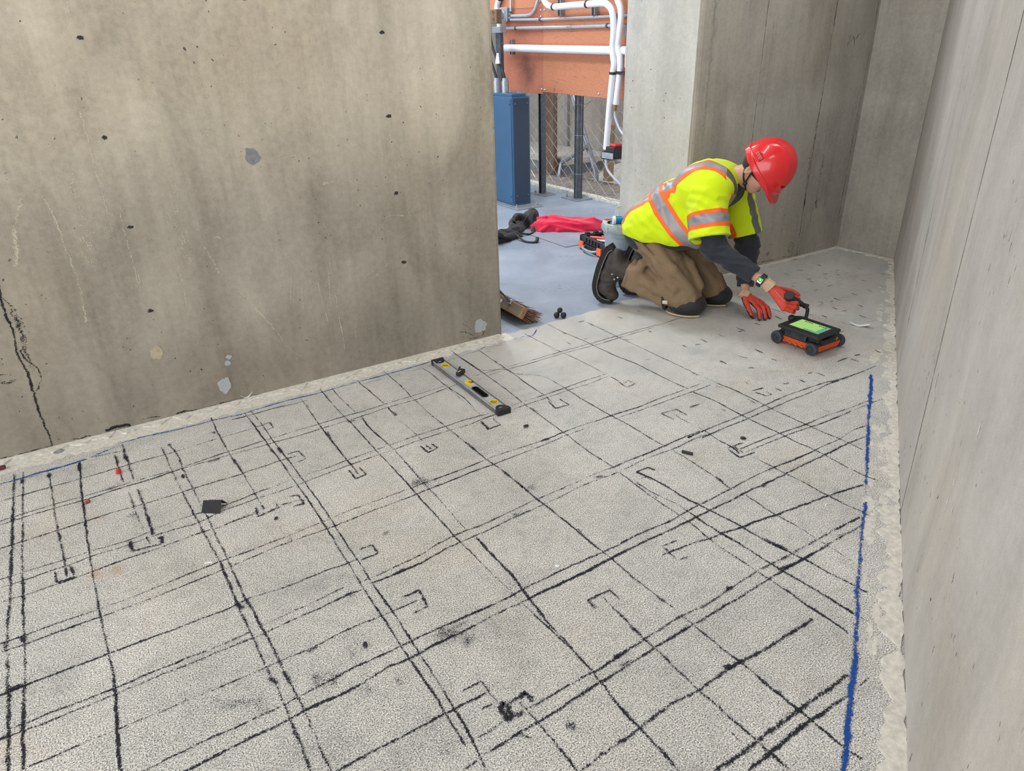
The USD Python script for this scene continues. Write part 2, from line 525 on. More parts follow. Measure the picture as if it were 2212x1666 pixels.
wd = thing('wall_right', kind='structure')
inner = nR if np.dot(nR, np.array([0, 0]) - q0) > 0 else -nR
part('wall_body', slab(Polygon([q0, q0 + dR * 8.5, q0 + dR * 8.5 - inner * 0.3, q0 - inner * 0.3]), -0.02, TOP), WALL_D, wd, smooth=False)
ce = thing('ceiling', kind='structure')
part('ceiling_slab', box2((-4.5, -7.0, TOP), (3.4, 0.65, TOP + 0.2)), surface('ceiling_concrete', lin(176, 174, 168), 0.8, vary=0.1, scale=3), ce, smooth=False)
part('ceiling_slab', box2((-3.0, 0.65, TOP + 0.05), (6.5, 6.5, TOP + 0.25)), '/World/Looks/ceiling_concrete', ce, smooth=False)

# every stroke of wax on the floor: kind, half width in mm, pressure, then x y in mm
STROKES = '''l 13 0.55 -2254 -147 -2255 -270 -2255 -425 -2254 -583 -2254 -725 -2254 -949 -2257 -1022 -2258 -1136 -2254 -1219 -2251 -1315 -2247 -1419 -2247 -1512 -2244 -1599
l 11 0.5 -2226 -147 -2227 -360 -2225 -602 -2226 -730 -2223 -874 -2221 -971 -2221 -1019 -2217 -1163 -2215 -1250 -2216 -1338 -2217 -1439 -2218 -1495 -2217 -1549 -2218 -1616
l 11 0.45 -2148 -171 -2140 -292 -2133 -474 -2127 -631 -2118 -740 -2114 -832 -2110 -919
l 10 0.55 -2040 -193 -2045 -366 -2045 -483 -2045 -624 -2045 -753 -2044 -845 -2042 -945 -2039 -1092 -2039 -1090 -2036 -1175 -2032 -1250 -2028 -1341 -2025 -1420 -2024 -1477 -2030 -1561 -2030 -1611 -2035 -1669 -2033 -1737
l 14 0.4 -1919 -224 -1917 -319 -1909 -450
l 14 0.4 -1901 -528 -1895 -653 -1884 -817
l 15 0.5 -1886 -138 -1885 -237 -1879 -345 -1878 -471
l 14 0.55 -1874 -529 -1865 -639 -1864 -770 -1860 -855
l 11 0.45 -1756 -261 -1751 -350 -1747 -484 -1738 -648 -1729 -806 -1722 -873 -1718 -951 -1709 -1056 -1704 -1152 -1701 -1283 -1702 -1359 -1697 -1437 -1694 -1530 -1690 -1613 -1688 -1669 -1682 -1745 -1684 -1806 -1684 -1870 -1685 -1963
l 11 0.45 -1725 -260 -1709 -358 -1710 -499 -1702 -646 -1695 -788 -1691 -886 -1688 -986 -1683 -1101 -1681 -1206 -1679 -1286 -1679 -1329 -1671 -1379 -1667 -1467 -1658 -1581 -1658 -1669 -1650 -1747 -1649 -1816 -1649 -1897 -1647 -1988
l 9 0.5 -1538 -101 -1541 -307 -1534 -550 -1524 -694 -1531 -496 -1528 -639 -1522 -782 -1519 -895
l 8 0.55 -1405 -134 -1399 -292 -1391 -506 -1384 -648 -1380 -833 -1375 -942 -1375 -1081 -1373 -1194 -1377 -1249 -1375 -1351 -1378 -1449 -1377 -1543 -1376 -1613 -1375 -1690 -1376 -1746 -1374 -1800 -1373 -1862 -1369 -1922 -1373 -1993 -1373 -2053 -1373 -2093
l 8 0.5 -1379 -119 -1370 -275 -1366 -479 -1357 -646 -1352 -825 -1349 -925 -1346 -1044 -1347 -1175 -1349 -1288 -1345 -1341 -1348 -1448 -1346 -1557 -1343 -1635 -1345 -1744 -1346 -1829 -1346 -1905 -1349 -1982 -1350 -2051 -1357 -2119 -1364 -2172
l 9 0.55 -1157 -106 -1161 -251 -1168 -427 -1169 -558 -1170 -701 -1170 -804 -1167 -856
l 8 0.5 -1055 -96 -1058 -309 -1054 -431 -1051 -496 -1050 -652 -1049 -785 -1046 -938 -1044 -1080 -1046 -1190 -1043 -1282 -1044 -1394 -1045 -1444 -1040 -1461 -1038 -1556 -1034 -1653 -1028 -1722 -1026 -1781 -1022 -1858 -1017 -1917 -1010 -1981 -1009 -2030 -1009 -2083
l 8 0.45 -1007 -122 -1009 -246 -1001 -416
l 9 0.5 -995 -472 -1002 -555 -999 -664 -989 -761 -990 -877 -991 -1005 -995 -1122 -993 -1218 -997 -1321 -996 -1412
l 11 0.55 -991 -1458 -990 -1552 -989 -1659 -995 -1739 -1002 -1780 -1002 -1851 -1013 -1878 -1006 -1923 -1010 -2011 -1009 -2083 -1012 -2119 -1019 -2180 -1021 -2225 -1019 -2267 -1017 -2308 -1017 -2352 -1021 -2396
l 7 0.5 -880 -95 -872 -240 -865 -416
l 12 0.5 -865 -444 -870 -545
l 5 0.35 -871 -583 -865 -745 -866 -812
l 9 0.5 -732 -85 -729 -248 -739 -463 -741 -610 -735 -763 -730 -895 -724 -997 -730 -891 -730 -968 -725 -1076 -715 -1162 -713 -1257 -714 -1328 -717 -1183 -712 -1279 -713 -1400 -709 -1436 -706 -1540 -702 -1618 -704 -1687 -699 -1751 -699 -1790 -701 -1851 -696 -1927 -693 -1991 -688 -2033
l 10 0.52 -689 -2074 -689 -2100 -687 -2161 -689 -2163 -687 -2217 -680 -2264 -682 -2300 -684 -2341 -682 -2388 -678 -2433 -681 -2470 -678 -2502 -678 -2541 -675 -2568 -671 -2588
l 7 0.45 -553 -211 -555 -292 -557 -430 -565 -570 -566 -679 -565 -758 -561 -795
l 8 0.5 -345 -180 -343 -321 -344 -467 -348 -632 -359 -765 -359 -858 -363 -969 -366 -1063 -366 -1119 -373 -1235 -370 -1309 -365 -1386
l 9 0.48 -371 -1426 -373 -1480 -373 -1518 -379 -1609 -376 -1685 -374 -1734 -374 -1787 -383 -1862 -387 -1911 -385 -1974 -378 -2014 -382 -2058 -379 -2110 -374 -2162 -379 -2221 -374 -2268 -371 -2313 -376 -2351
l 8 0.5 -339 -27 -346 -143 -340 -254 -341 -356 -221 -407 -227 -469 -238 -619 -236 -739 -252 -826
l 8 0.5 -219 -117 -227 -243 -227 -364 -233 -468 -123 -575 -119 -748 -124 -860 -121 -958 -118 -1064 -112 -1118 -108 -1194 -110 -1274 -106 -1376
l 8 0.45 -562 -156 -551 -229 -558 -395 -552 -464 -546 -551 -558 -680
l 10 0.5 -102 -1411 -101 -1484 -104 -1573 -107 -1649 -121 -1722
l 7 0.45 -106 -1777 -110 -1836 -114 -1906 -108 -1931 -105 -1996 -111 -2064 -109 -2097 -112 -2145 -113 -2192
l 7 0.5 97 -63 101 -171 110 -393 125 -531 127 -669 129 -720
l 6 0.5 126 -767 129 -831
l 8 0.5 282 -20 283 -197 299 -344 299 -433 304 -587 323 -707 322 -841 322 -983 330 -1063
l 8 0.53 322 -1101 339 -1208 334 -1292 330 -1373 329 -1475 336 -1560 329 -1633 342 -1711 338 -1766 334 -1819 331 -1879 330 -1926 345 -1978
l 8 0.5 480 -129 480 -275 476 -399 477 -521 477 -655 477 -781 477 -901 474 -980 483 -1095
l 9 0.53 477 -1098 489 -1182 486 -1260 481 -1370 475 -1409 479 -1488 480 -1557 481 -1602 482 -1666 490 -1723 490 -1774 488 -1821
l 8 0.5 106 -1207 102 -1279 111 -1369 112 -1405 98 -1348 111 -1389 94 -1461 104 -1518 88 -1576
l 8 0.5 110 -1619 113 -1667 113 -1730 116 -1771 122 -1822 119 -1886 122 -1935 123 -2008 137 -2054 130 -2086
l 10 0.58 -318 -1455 -302 -1513 -290 -1601 -292 -1660 -280 -1726 -273 -1771 -258 -1837 -254 -1888 -252 -1930 -247 -1986 -238 -2023 -231 -2065 -222 -2101 -217 -2146 -209 -2202 -200 -2251 -198 -2287
l 10 0.5 -362 -1499 -361 -1553 -353 -1627 -334 -1681 -338 -1735 -336 -1775 -338 -1819 -334 -1875 -325 -1933 -324 -1984 -322 -2040 -319 -2065 -319 -2100 -314 -2126 -310 -2168 -305 -2218 -304 -2275 -301 -2317
l 6 0.4 -298 -2333 -294 -2360
l 10 0.5 -823 -1893 -828 -1950 -827 -1998 -831 -2026 -832 -2070 -830 -2112 -828 -2145 -832 -2182 -831 -2222 -831 -2268 -828 -2310 -828 -2360 -824 -2403 -823 -2433 -825 -2470 -822 -2497 -821 -2524
l 9 0.5 -1209 -2059 -1207 -2092 -1204 -2127 -1204 -2164 -1200 -2195 -1200 -2240 -1202 -2277
l 10 0.4 -856 -2372 -857 -2392 -855 -2419
l 8 0.52 -2296 -334 -2232 -334 -2137 -331 -2039 -333 -1921 -326 -1839 -321 -1747 -326 -1669 -321 -1546 -310 -1438 -307 -1401 -303 -1341 -295
l 7 0.48 -2292 -477 -2224 -471 -2137 -468 -2039 -470 -1934 -470 -1816 -466 -1705 -464 -1568 -444 -1470 -446 -1457 -439 -1363 -435 -1261 -430 -1160 -427 -1056 -423 -950 -425 -865 -416 -739 -413 -543 -402
l 7 0.48 -400 -388 -317 -389 -215 -386 -96 -392 115 -387 319 -388 479 -385 678 -385 828 -392 973 -381
l 7 0.48 -398 -429 -225 -412 -107 -419 106 -409 309 -420 480 -413 633 -407 810 -402
l 8 0.5 -2291 -505 -2224 -495 -2134 -495 -2033 -500 -1935 -487 -1830 -489 -1727 -473 -1574 -472 -1477 -474 -1462 -479 -1383 -473 -1275 -479 -1165 -472 -1062 -469 -993 -467 -874 -451 -736 -458 -557 -430 -504 -422
l 8 0.5 -2287 -654 -2217 -652 -2124 -648 -2048 -645 -1963 -639 -1894 -645 -1815 -648 -1705 -643 -1608 -641 -1512 -644 -1530 -637 -1447 -635 -1383 -628 -1325 -632
l 7 0.46 -2282 -832 -2222 -831 -2113 -836 -2042 -833 -1932 -843 -1882 -833 -1786 -814 -1693 -814 -1639 -817 -1542 -807 -1522 -799 -1437 -794 -1363 -789 -1330 -783 -1259 -783 -1164 -773 -1049 -763 -989 -761 -857 -750 -735 -752 -637 -745 -533 -757
l 8 0.5 -424 -753 -347 -746 -235 -747 -112 -738 8 -731 142 -730
l 7 0.48 -430 -782 -342 -777 -235 -775 -113 -767 -1 -770 130 -754
l 7 0.47 -2281 -875 -2236 -878 -2145 -870 -2092 -876 -2040 -861 -1968 -869 -1900 -865 -1829 -861 -1722 -873 -1640 -841 -1563 -844 -1531 -836 -1450 -839 -1377 -835 -1340 -828 -1249 -819 -1168 -811 -1052 -804 -992 -802 -865 -790 -739 -791 -630 -794 -588 -782 -511 -779
l 9 0.52 -2279 -950 -2253 -950 -2192 -955 -2138 -950 -2086 -953 -2039 -947 -1971 -941 -1915 -939 -1871 -941 -1804 -936 -1717 -929 -1679 -940 -1620 -927 -1544 -915
l 8 0.5 -1631 -931 -1580 -926 -1536 -924
l 8 0.5 -2273 -1140 -2225 -1142 -2209 -1138 -2123 -1138 -2036 -1142 -1961 -1141 -1908 -1136 -1759 -1122 -1679 -1117 -1586 -1118 -1576 -1114 -1486 -1111 -1390 -1101 -1336 -1099 -1280 -1089 -1173 -1088 -1047 -1086 -976 -1081 -894 -1081 -788 -1076 -721 -1069 -599 -1069 -461 -1076 -368 -1067 -253 -1063 -184 -1069 -106 -1066 28 -1075 147 -1063 271 -1065 339 -1062 409 -1059
l 8 0.5 -2272 -1177 -2254 -1177 -2214 -1179 -2152 -1176 -2082 -1176 -2036 -1178 -1965 -1178 -1882 -1177 -1723 -1165 -1671 -1161 -1595 -1153 -1540 -1145 -1458 -1145 -1380 -1145 -1325 -1145 -1235 -1136 -1127 -1135 -1046 -1131 -988 -1126 -912 -1124 -815 -1115 -733 -1116 -621 -1111 -482 -1106 -371 -1094 -256 -1091 -184 -1099 -114 -1098 45 -1100 176 -1098 339 -1098 438 -1095
l 8 0.52 -2268 -1339 -2248 -1340 -2216 -1340 -2163 -1338 -2106 -1340 -2036 -1340 -1992 -1341 -1924 -1342 -1836 -1345 -1774 -1343 -1709 -1349 -1679 -1329 -1613 -1343 -1540 -1348 -1444 -1342 -1378 -1349 -1347 -1347
l 9 0.42 -2264 -1465 -2223 -1471 -2170 -1466 -2097 -1474 -2046 -1471 -2020 -1475 -1967 -1472 -1899 -1472 -1813 -1473 -1746 -1475 -1663 -1464 -1599 -1459 -1537 -1456 -1480 -1449 -1426 -1445
l 9 0.46 -2264 -1487 -2245 -1488 -2218 -1491 -2159 -1496 -2123 -1493 -2078 -1498 -2027 -1495 -1988 -1496 -1929 -1492 -1875 -1497 -1803 -1494 -1705 -1497 -1660 -1496 -1581 -1489 -1492 -1486 -1417 -1477 -1378 -1483
l 9 0.5 -1377 -1448 -1314 -1450 -1240 -1441 -1186 -1440 -1112 -1420 -1043 -1409 -991 -1408 -958 -1415 -888 -1409 -788 -1398 -728 -1393 -699 -1393 -627 -1390 -542 -1386 -442 -1380 -368 -1383 -285 -1378 -206 -1381 -119 -1377 -19 -1370 111 -1369 -4 -1383 124 -1376 218 -1375 330 -1373 477 -1368 608 -1358 748 -1364 854 -1369 960 -1388 1009 -1394 1095 -1396 1232 -1395
l 9 0.5 -1365 -1471 -1282 -1475 -1242 -1473 -1173 -1471 -1077 -1450 -1041 -1453 -1034 -1451 -986 -1448 -930 -1449 -869 -1438 -756 -1436 -705 -1430 -634 -1428 -564 -1415 -486 -1415 -413 -1418 -371 -1419 -304 -1414 -229 -1406 -159 -1408 -98 -1413 12 -1402 109 -1402 42 -1415 112 -1411 215 -1407 322 -1408 407 -1403 476 -1403 609 -1397 723 -1399 903 -1390 950 -1395
l 8 0.48 -2210 -1605 -2161 -1607 -2127 -1608 -2080 -1604 -2030 -1613 -1982 -1608 -1927 -1614 -1865 -1610 -1826 -1616 -1756 -1615 -1729 -1618 -1691 -1617 -1632 -1614 -1581 -1621 -1535 -1613 -1457 -1607 -1377 -1612 -1341 -1612 -1263 -1613
l 9 0.53 -1999 -1759 -1946 -1754 -1902 -1755 -1857 -1753 -1798 -1755 -1761 -1755 -1695 -1757 -1679 -1754 -1648 -1751 -1588 -1750 -1507 -1739 -1435 -1742 -1378 -1742 -1343 -1740 -1272 -1741 -1197 -1741 -1120 -1746 -1030 -1744 -995 -1739 -917 -1738 -838 -1735 -787 -1737 -698 -1738 -654 -1741 -575 -1732 -494 -1735 -432 -1740 -382 -1736 -333 -1730 -269 -1725 -269 -1728 -186 -1723 -108 -1720 -35 -1715 48 -1712 128 -1714 217 -1720 328 -1721 410 -1719 486 -1721 584 -1705 658 -1713
l 10 0.55 -1921 -1810 -1875 -1807 -1824 -1806 -1779 -1803 -1727 -1804 -1683 -1804 -1646 -1796 -1598 -1800 -1548 -1803 -1493 -1798 -1435 -1786 -1375 -1794 -1322 -1787 -1263 -1787 -1202 -1788 -1122 -1781 -1026 -1781 -986 -1780 -925 -1780 -842 -1782 -753 -1779 -695 -1774 -616 -1773 -560 -1770 -470 -1774 -386 -1772 -331 -1770 -327 -1770 -265 -1768 -162 -1770 -91 -1764 -19 -1764 -18 -1768 40 -1766 118 -1764 199 -1762 289 -1760 348 -1763 453 -1758 584 -1763
l 7 0.48 100 -1555 172 -1555 263 -1557 354 -1562 472 -1573 580 -1570 699 -1582 774 -1586 884 -1589
l 7 0.5 111 -1582 200 -1584 291 -1586 385 -1589 474 -1597 566 -1605 708 -1606 820 -1606 934 -1612
l 9 0.52 -1643 -1990 -1569 -1989 -1488 -1990 -1437 -1990 -1378 -1989 -1350 -1990 -1295 -1990 -1255 -1993 -1264 -1993
l 9 0.38 -1341 -2089 -1302 -2085 -1262 -2082
l 11 0.53 -1203 -2086 -1156 -2086 -1095 -2082 -1049 -2083 -1019 -2086 -978 -2086 -925 -2081 -875 -2077 -833 -2071 -794 -2073 -721 -2066 -656 -2067 -592 -2075 -498 -2064 -430 -2060 -367 -2057 -309 -2061 -243 -2063 -181 -2062 -107 -2061 -14 -2064 99 -2064
l 11 0.52 -1350 -2131 -1304 -2130 -1255 -2127 -1211 -2127 -1179 -2129 -1129 -2124 -1078 -2121 -1015 -2118 -968 -2119 -927 -2115 -863 -2113 -827 -2109 -783 -2109 -729 -2106 -674 -2107 -617 -2107 -549 -2102 -499 -2105 -433 -2101 -386 -2100 -324 -2097 -265 -2096 -218 -2098 -112 -2096 -29 -2094 55 -2097
l 10 0.56 -561 -1850 -516 -1854 -447 -1859 -382 -1875 -324 -1875 -259 -1892 -195 -1894 -111 -1908 -35 -1916 38 -1925 122 -1935 201 -1946 277 -1961
l 12 0.53 -1200 -2278 -1146 -2274 -1094 -2271 -1032 -2270 -999 -2265 -953 -2262 -906 -2259 -873 -2264 -828 -2266 -772 -2264 -720 -2258 -680 -2264 -631 -2267 -571 -2268 -504 -2268 -453 -2270 -410 -2268
l 13 0.55 -959 -2433 -910 -2437 -866 -2437 -825 -2435 -781 -2435 -736 -2434 -683 -2434 -658 -2433 -621 -2435 -579 -2433 -535 -2432 -493 -2432
l 11 0.52 -899 -2472 -855 -2472 -825 -2470 -786 -2468 -739 -2466 -715 -2465 -676 -2467 -631 -2468 -587 -2468 -548 -2470
l 9 0.5 -520 -2468 -463 -2467
l 7 0.45 -1407 -2139 -1368 -2136
l 8 0.5 -2211 -208 -2162 -211
l 7 0.5 -1468 -175 -1381 -178 -1277 -170 -1188 -184 -1121 -175
l 5 0.42 -1127 -194 -1006 -190 -834 -159 -766 -167 -598 -162 -109 -131 110 -136 226 -135
l 6 0.5 -2003 -177 -1897 -196
b 13 0.7 -2299 -200 -2255 -204 -2188 -192 -2142 -194 -2072 -192 -2016 -184
b 5 0.4 -2300 -169 -2226 -167 -2150 -159
b 22 0.33 -2007 -174 -1970 -168 -1905 -136 -1856 -159
b 11 0.62 -1895 -123 -1817 -117 -1711 -131 -1616 -136 -1497 -136 -1414 -149 -1361 -139 -1256 -130 -1162 -132 -1066 -140 -985 -130 -868 -127 -750 -129 -572 -120 -492 -113
b 8 0.5 -407 -112 -344 -114 -228 -106 -82 -127 -74 -97 123 -104
b 7 0.45 -398 -133 -327 -135 -203 -125 -155 -88 -77 -114 121 -119
b 10 0.6 112 -121 144 -98 185 -58
b 17 0.68 1121 -1437 1044 -1490 903 -1577 790 -1646 660 -1726 543 -1801 435 -1870 335 -1933 284 -1965
b 14 0.3 278 -1969 207 -2016
b 17 0.7 191 -2025 110 -2072 18 -2126 -55 -2171 -124 -2214 -190 -2253 -249 -2292 -305 -2329 -353 -2358 -393 -2382 -426 -2407 -453 -2422 -495 -2446 -543 -2472 -572 -2489 -613 -2514 -652 -2539 -686 -2561 -731 -2583
b 16 0.5 -391 -2379 -422 -2409 -454 -2426
b 16 0.5 -657 -2542 -674 -2556 -694 -2568
e 10 0.58 -2140 -886 -2136 -945 -2086 -947
e 12 0.58 -2099 -875 -2089 -945
e 7 0.58 -2113 -879 -2109 -932
e 12 0.58 -1929 -852 -1928 -909 -1845 -924
e 16 0.58 -1844 -881 -1843 -921
e 7 0.58 -1881 -856 -1875 -906
e 8 0.58 -1355 -292 -1336 -295 -1336 -348 -1366 -354
e 8 0.58 -1348 -600 -1306 -597 -1296 -672 -1330 -680
e 8 0.58 -1189 -841 -1189 -917 -1146 -909 -1150 -848
e 8 0.58 -1170 -854 -1169 -893
e 9 0.58 -891 -834 -888 -900 -842 -889 -847 -849
e 10 0.58 -870 -843 -867 -883
e 15 0.58 -1541 -888 -1545 -950 -1472 -935 -1482 -884
e 10 0.58 -1522 -884 -1519 -919
e 10 0.58 -1427 -891 -1396 -898 -1394 -963 -1430 -959
e 7 0.58 -1461 -926 -1394 -934
e 9 0.58 -1324 -1305 -1282 -1307 -1281 -1353 -1303 -1359
e 7 0.58 -1338 -1357 -1289 -1357
e 10 0.58 -1297 -1577 -1246 -1578 -1255 -1650 -1298 -1652
e 8 0.58 -258 -808 -271 -880 -204 -887 -205 -818
e 8 0.58 120 -833 115 -897 170 -891 164 -840
e 8 0.58 132 -852 151 -855
e 12 0.58 -593 -797 -604 -874 -542 -869 -542 -802
e 8 0.58 65 -1173 144 -1182 146 -1248
e 7 0.58 67 -1178 73 -1241
e 8 0.58 -318 -1455 -262 -1456 -254 -1485
e 8 0.58 -354 -1496 -311 -1498 -309 -1526
e 9 0.58 -531 -1820 -475 -1824
e 9 0.58 -532 -1830 -540 -1894 -494 -1901
e 10 0.58 -871 -1878 -791 -1880 -791 -1923
e 15 0.58 -867 -1881 -868 -1916
e 6 0.58 547 -1243 608 -1252
e 8 0.58 542 -1260 555 -1314 591 -1314
e 6 0.58 590 -1280 583 -1315
e 8 0.58 75 -1523 158 -1530
e 9 0.58 76 -1528 64 -1597 138 -1605
e 9 0.58 108 -1531 102 -1585
e 16 0.58 -1241 -2038 -1243 -2082 -1259 -2084 -1260 -2053 -1241 -2038
e 16 0.58 -1239 -2045 -1197 -2047 -1185 -2039 -1183 -2076
e 16 0.58 -1256 -2082 -1217 -2087
e 9 0.58 -1210 -2066 -1207 -2092
e 7 0.58 -1308 -1956 -1255 -1955 -1258 -1999 -1253 -2030 -1296 -2026
e 9 0.58 -1255 -2126 -1242 -2125 -1257 -2129 -1241 -2154
t 7 0.62 2589 13 2634 3
t 7 0.62 2424 6 2473 0
t 7 0.62 2298 2 2363 -2
t 7 0.62 2112 -10 2173 -12
t 7 0.62 2377 -155 2381 -193
t 7 0.62 2451 -164 2455 -202
t 7 0.62 2589 -150 2591 -175
t 7 0.62 2591 -300 2628 -307
t 7 0.62 2418 -328 2459 -331
t 7 0.62 2597 -378 2598 -402
t 7 0.62 2247 -163 2261 -201
t 7 0.62 2107 -159 2112 -201
t 7 0.62 2293 -335 2326 -340
t 7 0.62 2354 -380 2361 -407
t 7 0.62 2438 -381 2447 -410
t 7 0.62 2407 -486 2449 -491
t 7 0.62 2447 -550 2459 -598
t 7 0.62 2593 -541 2603 -575
t 7 0.62 2228 -378 2232 -407
t 7 0.62 2104 -342 2151 -347
t 7 0.62 2102 -366 2092 -409
t 7 0.62 1978 -339 2015 -346
t 7 0.62 2374 -551 2370 -587
t 7 0.62 2091 -509 2142 -510
t 7 0.62 1927 -361 1921 -405
t 7 0.62 1962 -506 1991 -511
t 7 0.62 2233 -684 2217 -732
t 7 0.62 2357 -680 2362 -708
t 7 0.62 1862 -506 1883 -510
t 7 0.62 2088 -676 2085 -716
t 7 0.62 1959 -692 1995 -698
t 7 0.62 1924 -668 1923 -711
t 7 0.62 1806 -651 1804 -687
t 7 0.62 1753 -696 1790 -698
t 7 0.62 1850 -699 1879 -704
t 7 0.62 2081 -827 2085 -851
t 7 0.62 1932 -823 1924 -867
t 7 0.62 1776 -768 1769 -803
t 7 0.62 1761 -839 1794 -847
t 7 0.62 1942 -940 1948 -974
t 7 0.62 1612 -816 1611 -853
t 7 0.62 1567 -768 1584 -784
t 7 0.62 1779 -937 1776 -988
t 7 0.62 1604 -932 1603 -985
t 7 0.62 1467 -1031 1499 -1040
t 7 0.62 1393 -676 1385 -727
t 7 0.62 1634 -340 1637 -381
t 7 0.62 1215 -681 1220 -725
t 7 0.62 1085 -669 1079 -734
t 7 0.62 1041 -719 1068 -721
t 7 0.62 933 -708 936 -732
t 7 0.62 925 -929 921 -986
t 7 0.62 1076 -940 1068 -981
t 7 0.62 791 -926 808 -988
t 7 0.62 895 -1057 900 -1089
t 7 0.62 678 -945 671 -975
t 7 0.62 1391 -1287 1388 -1317
t 7 0.62 1255 -1263 1286 -1271
t 7 0.62 1205 -1277 1204 -1318
t 7 0.62 1122 -1260 1204 -1262
t 7 0.62 891 -1270 928 -1268
t 7 0.62 934 -1281 937 -1327
t 7 0.62 720 -1071 755 -1075
t 7 0.62 1079 -1045 1098 -1050
t 7 0.62 678 -930 676 -974
t 7 0.62 724 -1065 748 -1090
t 7 0.62 893 -1268 926 -1269
t 7 0.62 808 -1288 806 -1322
t 7 0.62 711 -1276 742 -1284
t 7 0.62 647 -1286 648 -1320
t 7 0.62 463 -1289 459 -1336
t 7 0.62 302 -1288 304 -1314
t 7 0.62 644 -1520 642 -1561
t 7 0.62 451 -1121 462 -1150
t 7 0.62 585 -1167 588 -1186
t 7 0.62 168 -1502 187 -1510
t 7 0.62 184 -1748 207 -1759
t 7 0.62 203 -1201 259 -1203
t 7 0.62 831 -144 833 -182
t 7 0.62 673 -163 682 -194
t 7 0.62 933 -142 941 -173
t 7 0.62 272 -179 280 -206
t 7 0.62 309 -320 334 -328
t 7 0.62 209 -309 210 -339
t 7 0.62 664 -429 668 -453
t 7 0.62 479 -443 494 -473
t 7 0.62 949 -423 952 -448
t 7 0.62 930 -685 928 -714
t 7 0.62 807 -678 801 -733
t 7 0.62 671 -679 668 -716
t 7 0.62 727 -719 758 -726
t 7 0.62 491 -665 504 -702
t 7 0.62 384 -715 415 -723
t 7 0.62 -208 -167 -177 -175
t 7 0.62 670 -935 669 -952
t 7 0.62 830 -417 841 -443
t 7 0.62 440 -100 480 -106
l 6 0.5 1477 -519 1479 -684
d 15 0.6 -1888 -235 -1882 -301
d 15 0.6 -1920 -213 -1914 -290
d 15 0.6 -1759 -250 -1755 -272
d 15 0.6 -1728 -247 -1723 -263
d 15 0.6 -1561 -246 -1548 -261
d 15 0.6 -1619 -482 -1577 -485
d 15 0.6 -1609 -452 -1576 -460
d 15 0.6 -1534 -530 -1530 -573
d 15 0.6 -1748 -531 -1743 -549
d 15 0.6 -1718 -523 -1717 -553
d 15 0.6 -2041 -203 -2046 -270
d 15 0.6 -2141 -225 -2140 -255
d 15 0.6 -2231 -211 -2229 -246
d 15 0.6 -2132 -508 -2132 -557
d 15 0.6 -2047 -516 -2046 -550
d 15 0.6 -995 -485 -1000 -556
d 15 0.6 -866 -510 -864 -550
d 15 0.6 -1066 -486 -1028 -489
d 15 0.6 -1158 -226 -1158 -260
d 15 0.6 -1396 -524 -1388 -562
d 15 0.6 -1365 -529 -1365 -578
d 15 0.6 -595 -800 -597 -871
d 15 0.6 -1160 -517 -1167 -582
d 15 0.6 -719 -1169 -715 -1219
d 15 0.6 -477 -1099 -442 -1106
d 15 0.6 -472 -1075 -441 -1079
d 15 0.6 -358 -820 -358 -865
d 15 0.6 473 -159 472 -203
d 15 0.6 471 -930 464 -989
d 15 0.6 -720 -1171 -714 -1218
d 15 0.6 -468 -1399 -439 -1410
d 15 0.6 -700 -1604 -699 -1627
d 15 0.6 -694 -1974 -694 -2002
d 15 0.6 -833 -2020 -834 -2044
d 15 0.6 -30 -1768 -4 -1769
d 15 0.6 681 -1605 727 -1608
d 15 0.6 899 -1387 1004 -1397
d 15 0.6 -108 -1640 -112 -1679
d 15 0.6 -22 -1770 -4 -1774
d 15 0.6 -326 -2090 -274 -2096
d 15 0.6 -300 -2061 -247 -2066
d 15 0.6 -515 -2063 -493 -2064
d 15 0.6 -45 -2086 -21 -2092
d 15 0.6 -247 -1960 -232 -2046
d 15 0.6 -727 -2426 -696 -2432
d 15 0.6 -719 -2462 -702 -2463
d 15 0.6 -732 -2254 -711 -2256
d 15 0.6 -532 -2267 -491 -2272
d 15 0.6 -689 -2258 -673 -2265
d 15 0.6 -680 -2367 -683 -2391
d 15 0.6 -942 -2110 -907 -2111
d 15 0.6 -737 -2106 -707 -2105
d 15 0.6 -937 -2077 -897 -2081
d 15 0.6 -1695 -1655 -1683 -1687
d 15 0.6 -1659 -1659 -1653 -1698
d 15 0.6 -1706 -1337 -1692 -1372
d 15 0.6 -1676 -1351 -1669 -1400
d 15 0.6 -1282 -1475 -1242 -1473
d 15 0.6 -1590 -1626 -1560 -1624
d 15 0.6 -2036 -1657 -2036 -1682
d 15 0.6 -2225 -1142 -2217 -1168
d 15 0.6 -2263 -1138 -2257 -1180
d 15 0.6 -2264 -1489 -2245 -1490
d 15 0.6 -2248 -1336 -2219 -1338
m 90 0.2 -1284 -1750 -1203 -1827
m 60 0.2 -1028 -1054 -940 -1105
m 50 0.2 -1005 -1034 -968 -1141
m 80 0.2 -1222 -1797 -1186 -1835
m 60 0.2 -1519 -1819 -1487 -1835
m 50 0.2 -1433 -1842 -1416 -1844
m 90 0.2 -1526 -1641 -1443 -1668
m 90 0.2 -1765 -1704 -1710 -1713
m 90 0.2 -1849 -1665 -1747 -1700
m 50 0.2 -1433 -1487 -1408 -1497
m 35 0.2 -1227 -1271 -1217 -1285
m 60 0.2 -1987 -470 -1888 -474
m 60 0.2 -1909 -684 -1901 -713
m 40 0.2 -1156 -2170 -1136 -2180
m 30 0.2 -1432 -2082 -1395 -2083
m 30 0.2 204 -1197 220 -1235
m 60 0.2 -1504 -1149 -1478 -1109
m 30 0.2 -771 -2408 -767 -2417
m 50 0.2 -697 -1316 -677 -1347
m 40 0.2 -366 -1601 -359 -1623
m 40 0.2 -829 -1418 -824 -1445
m 70 0.2 -1604 -1715 -1551 -1764'''
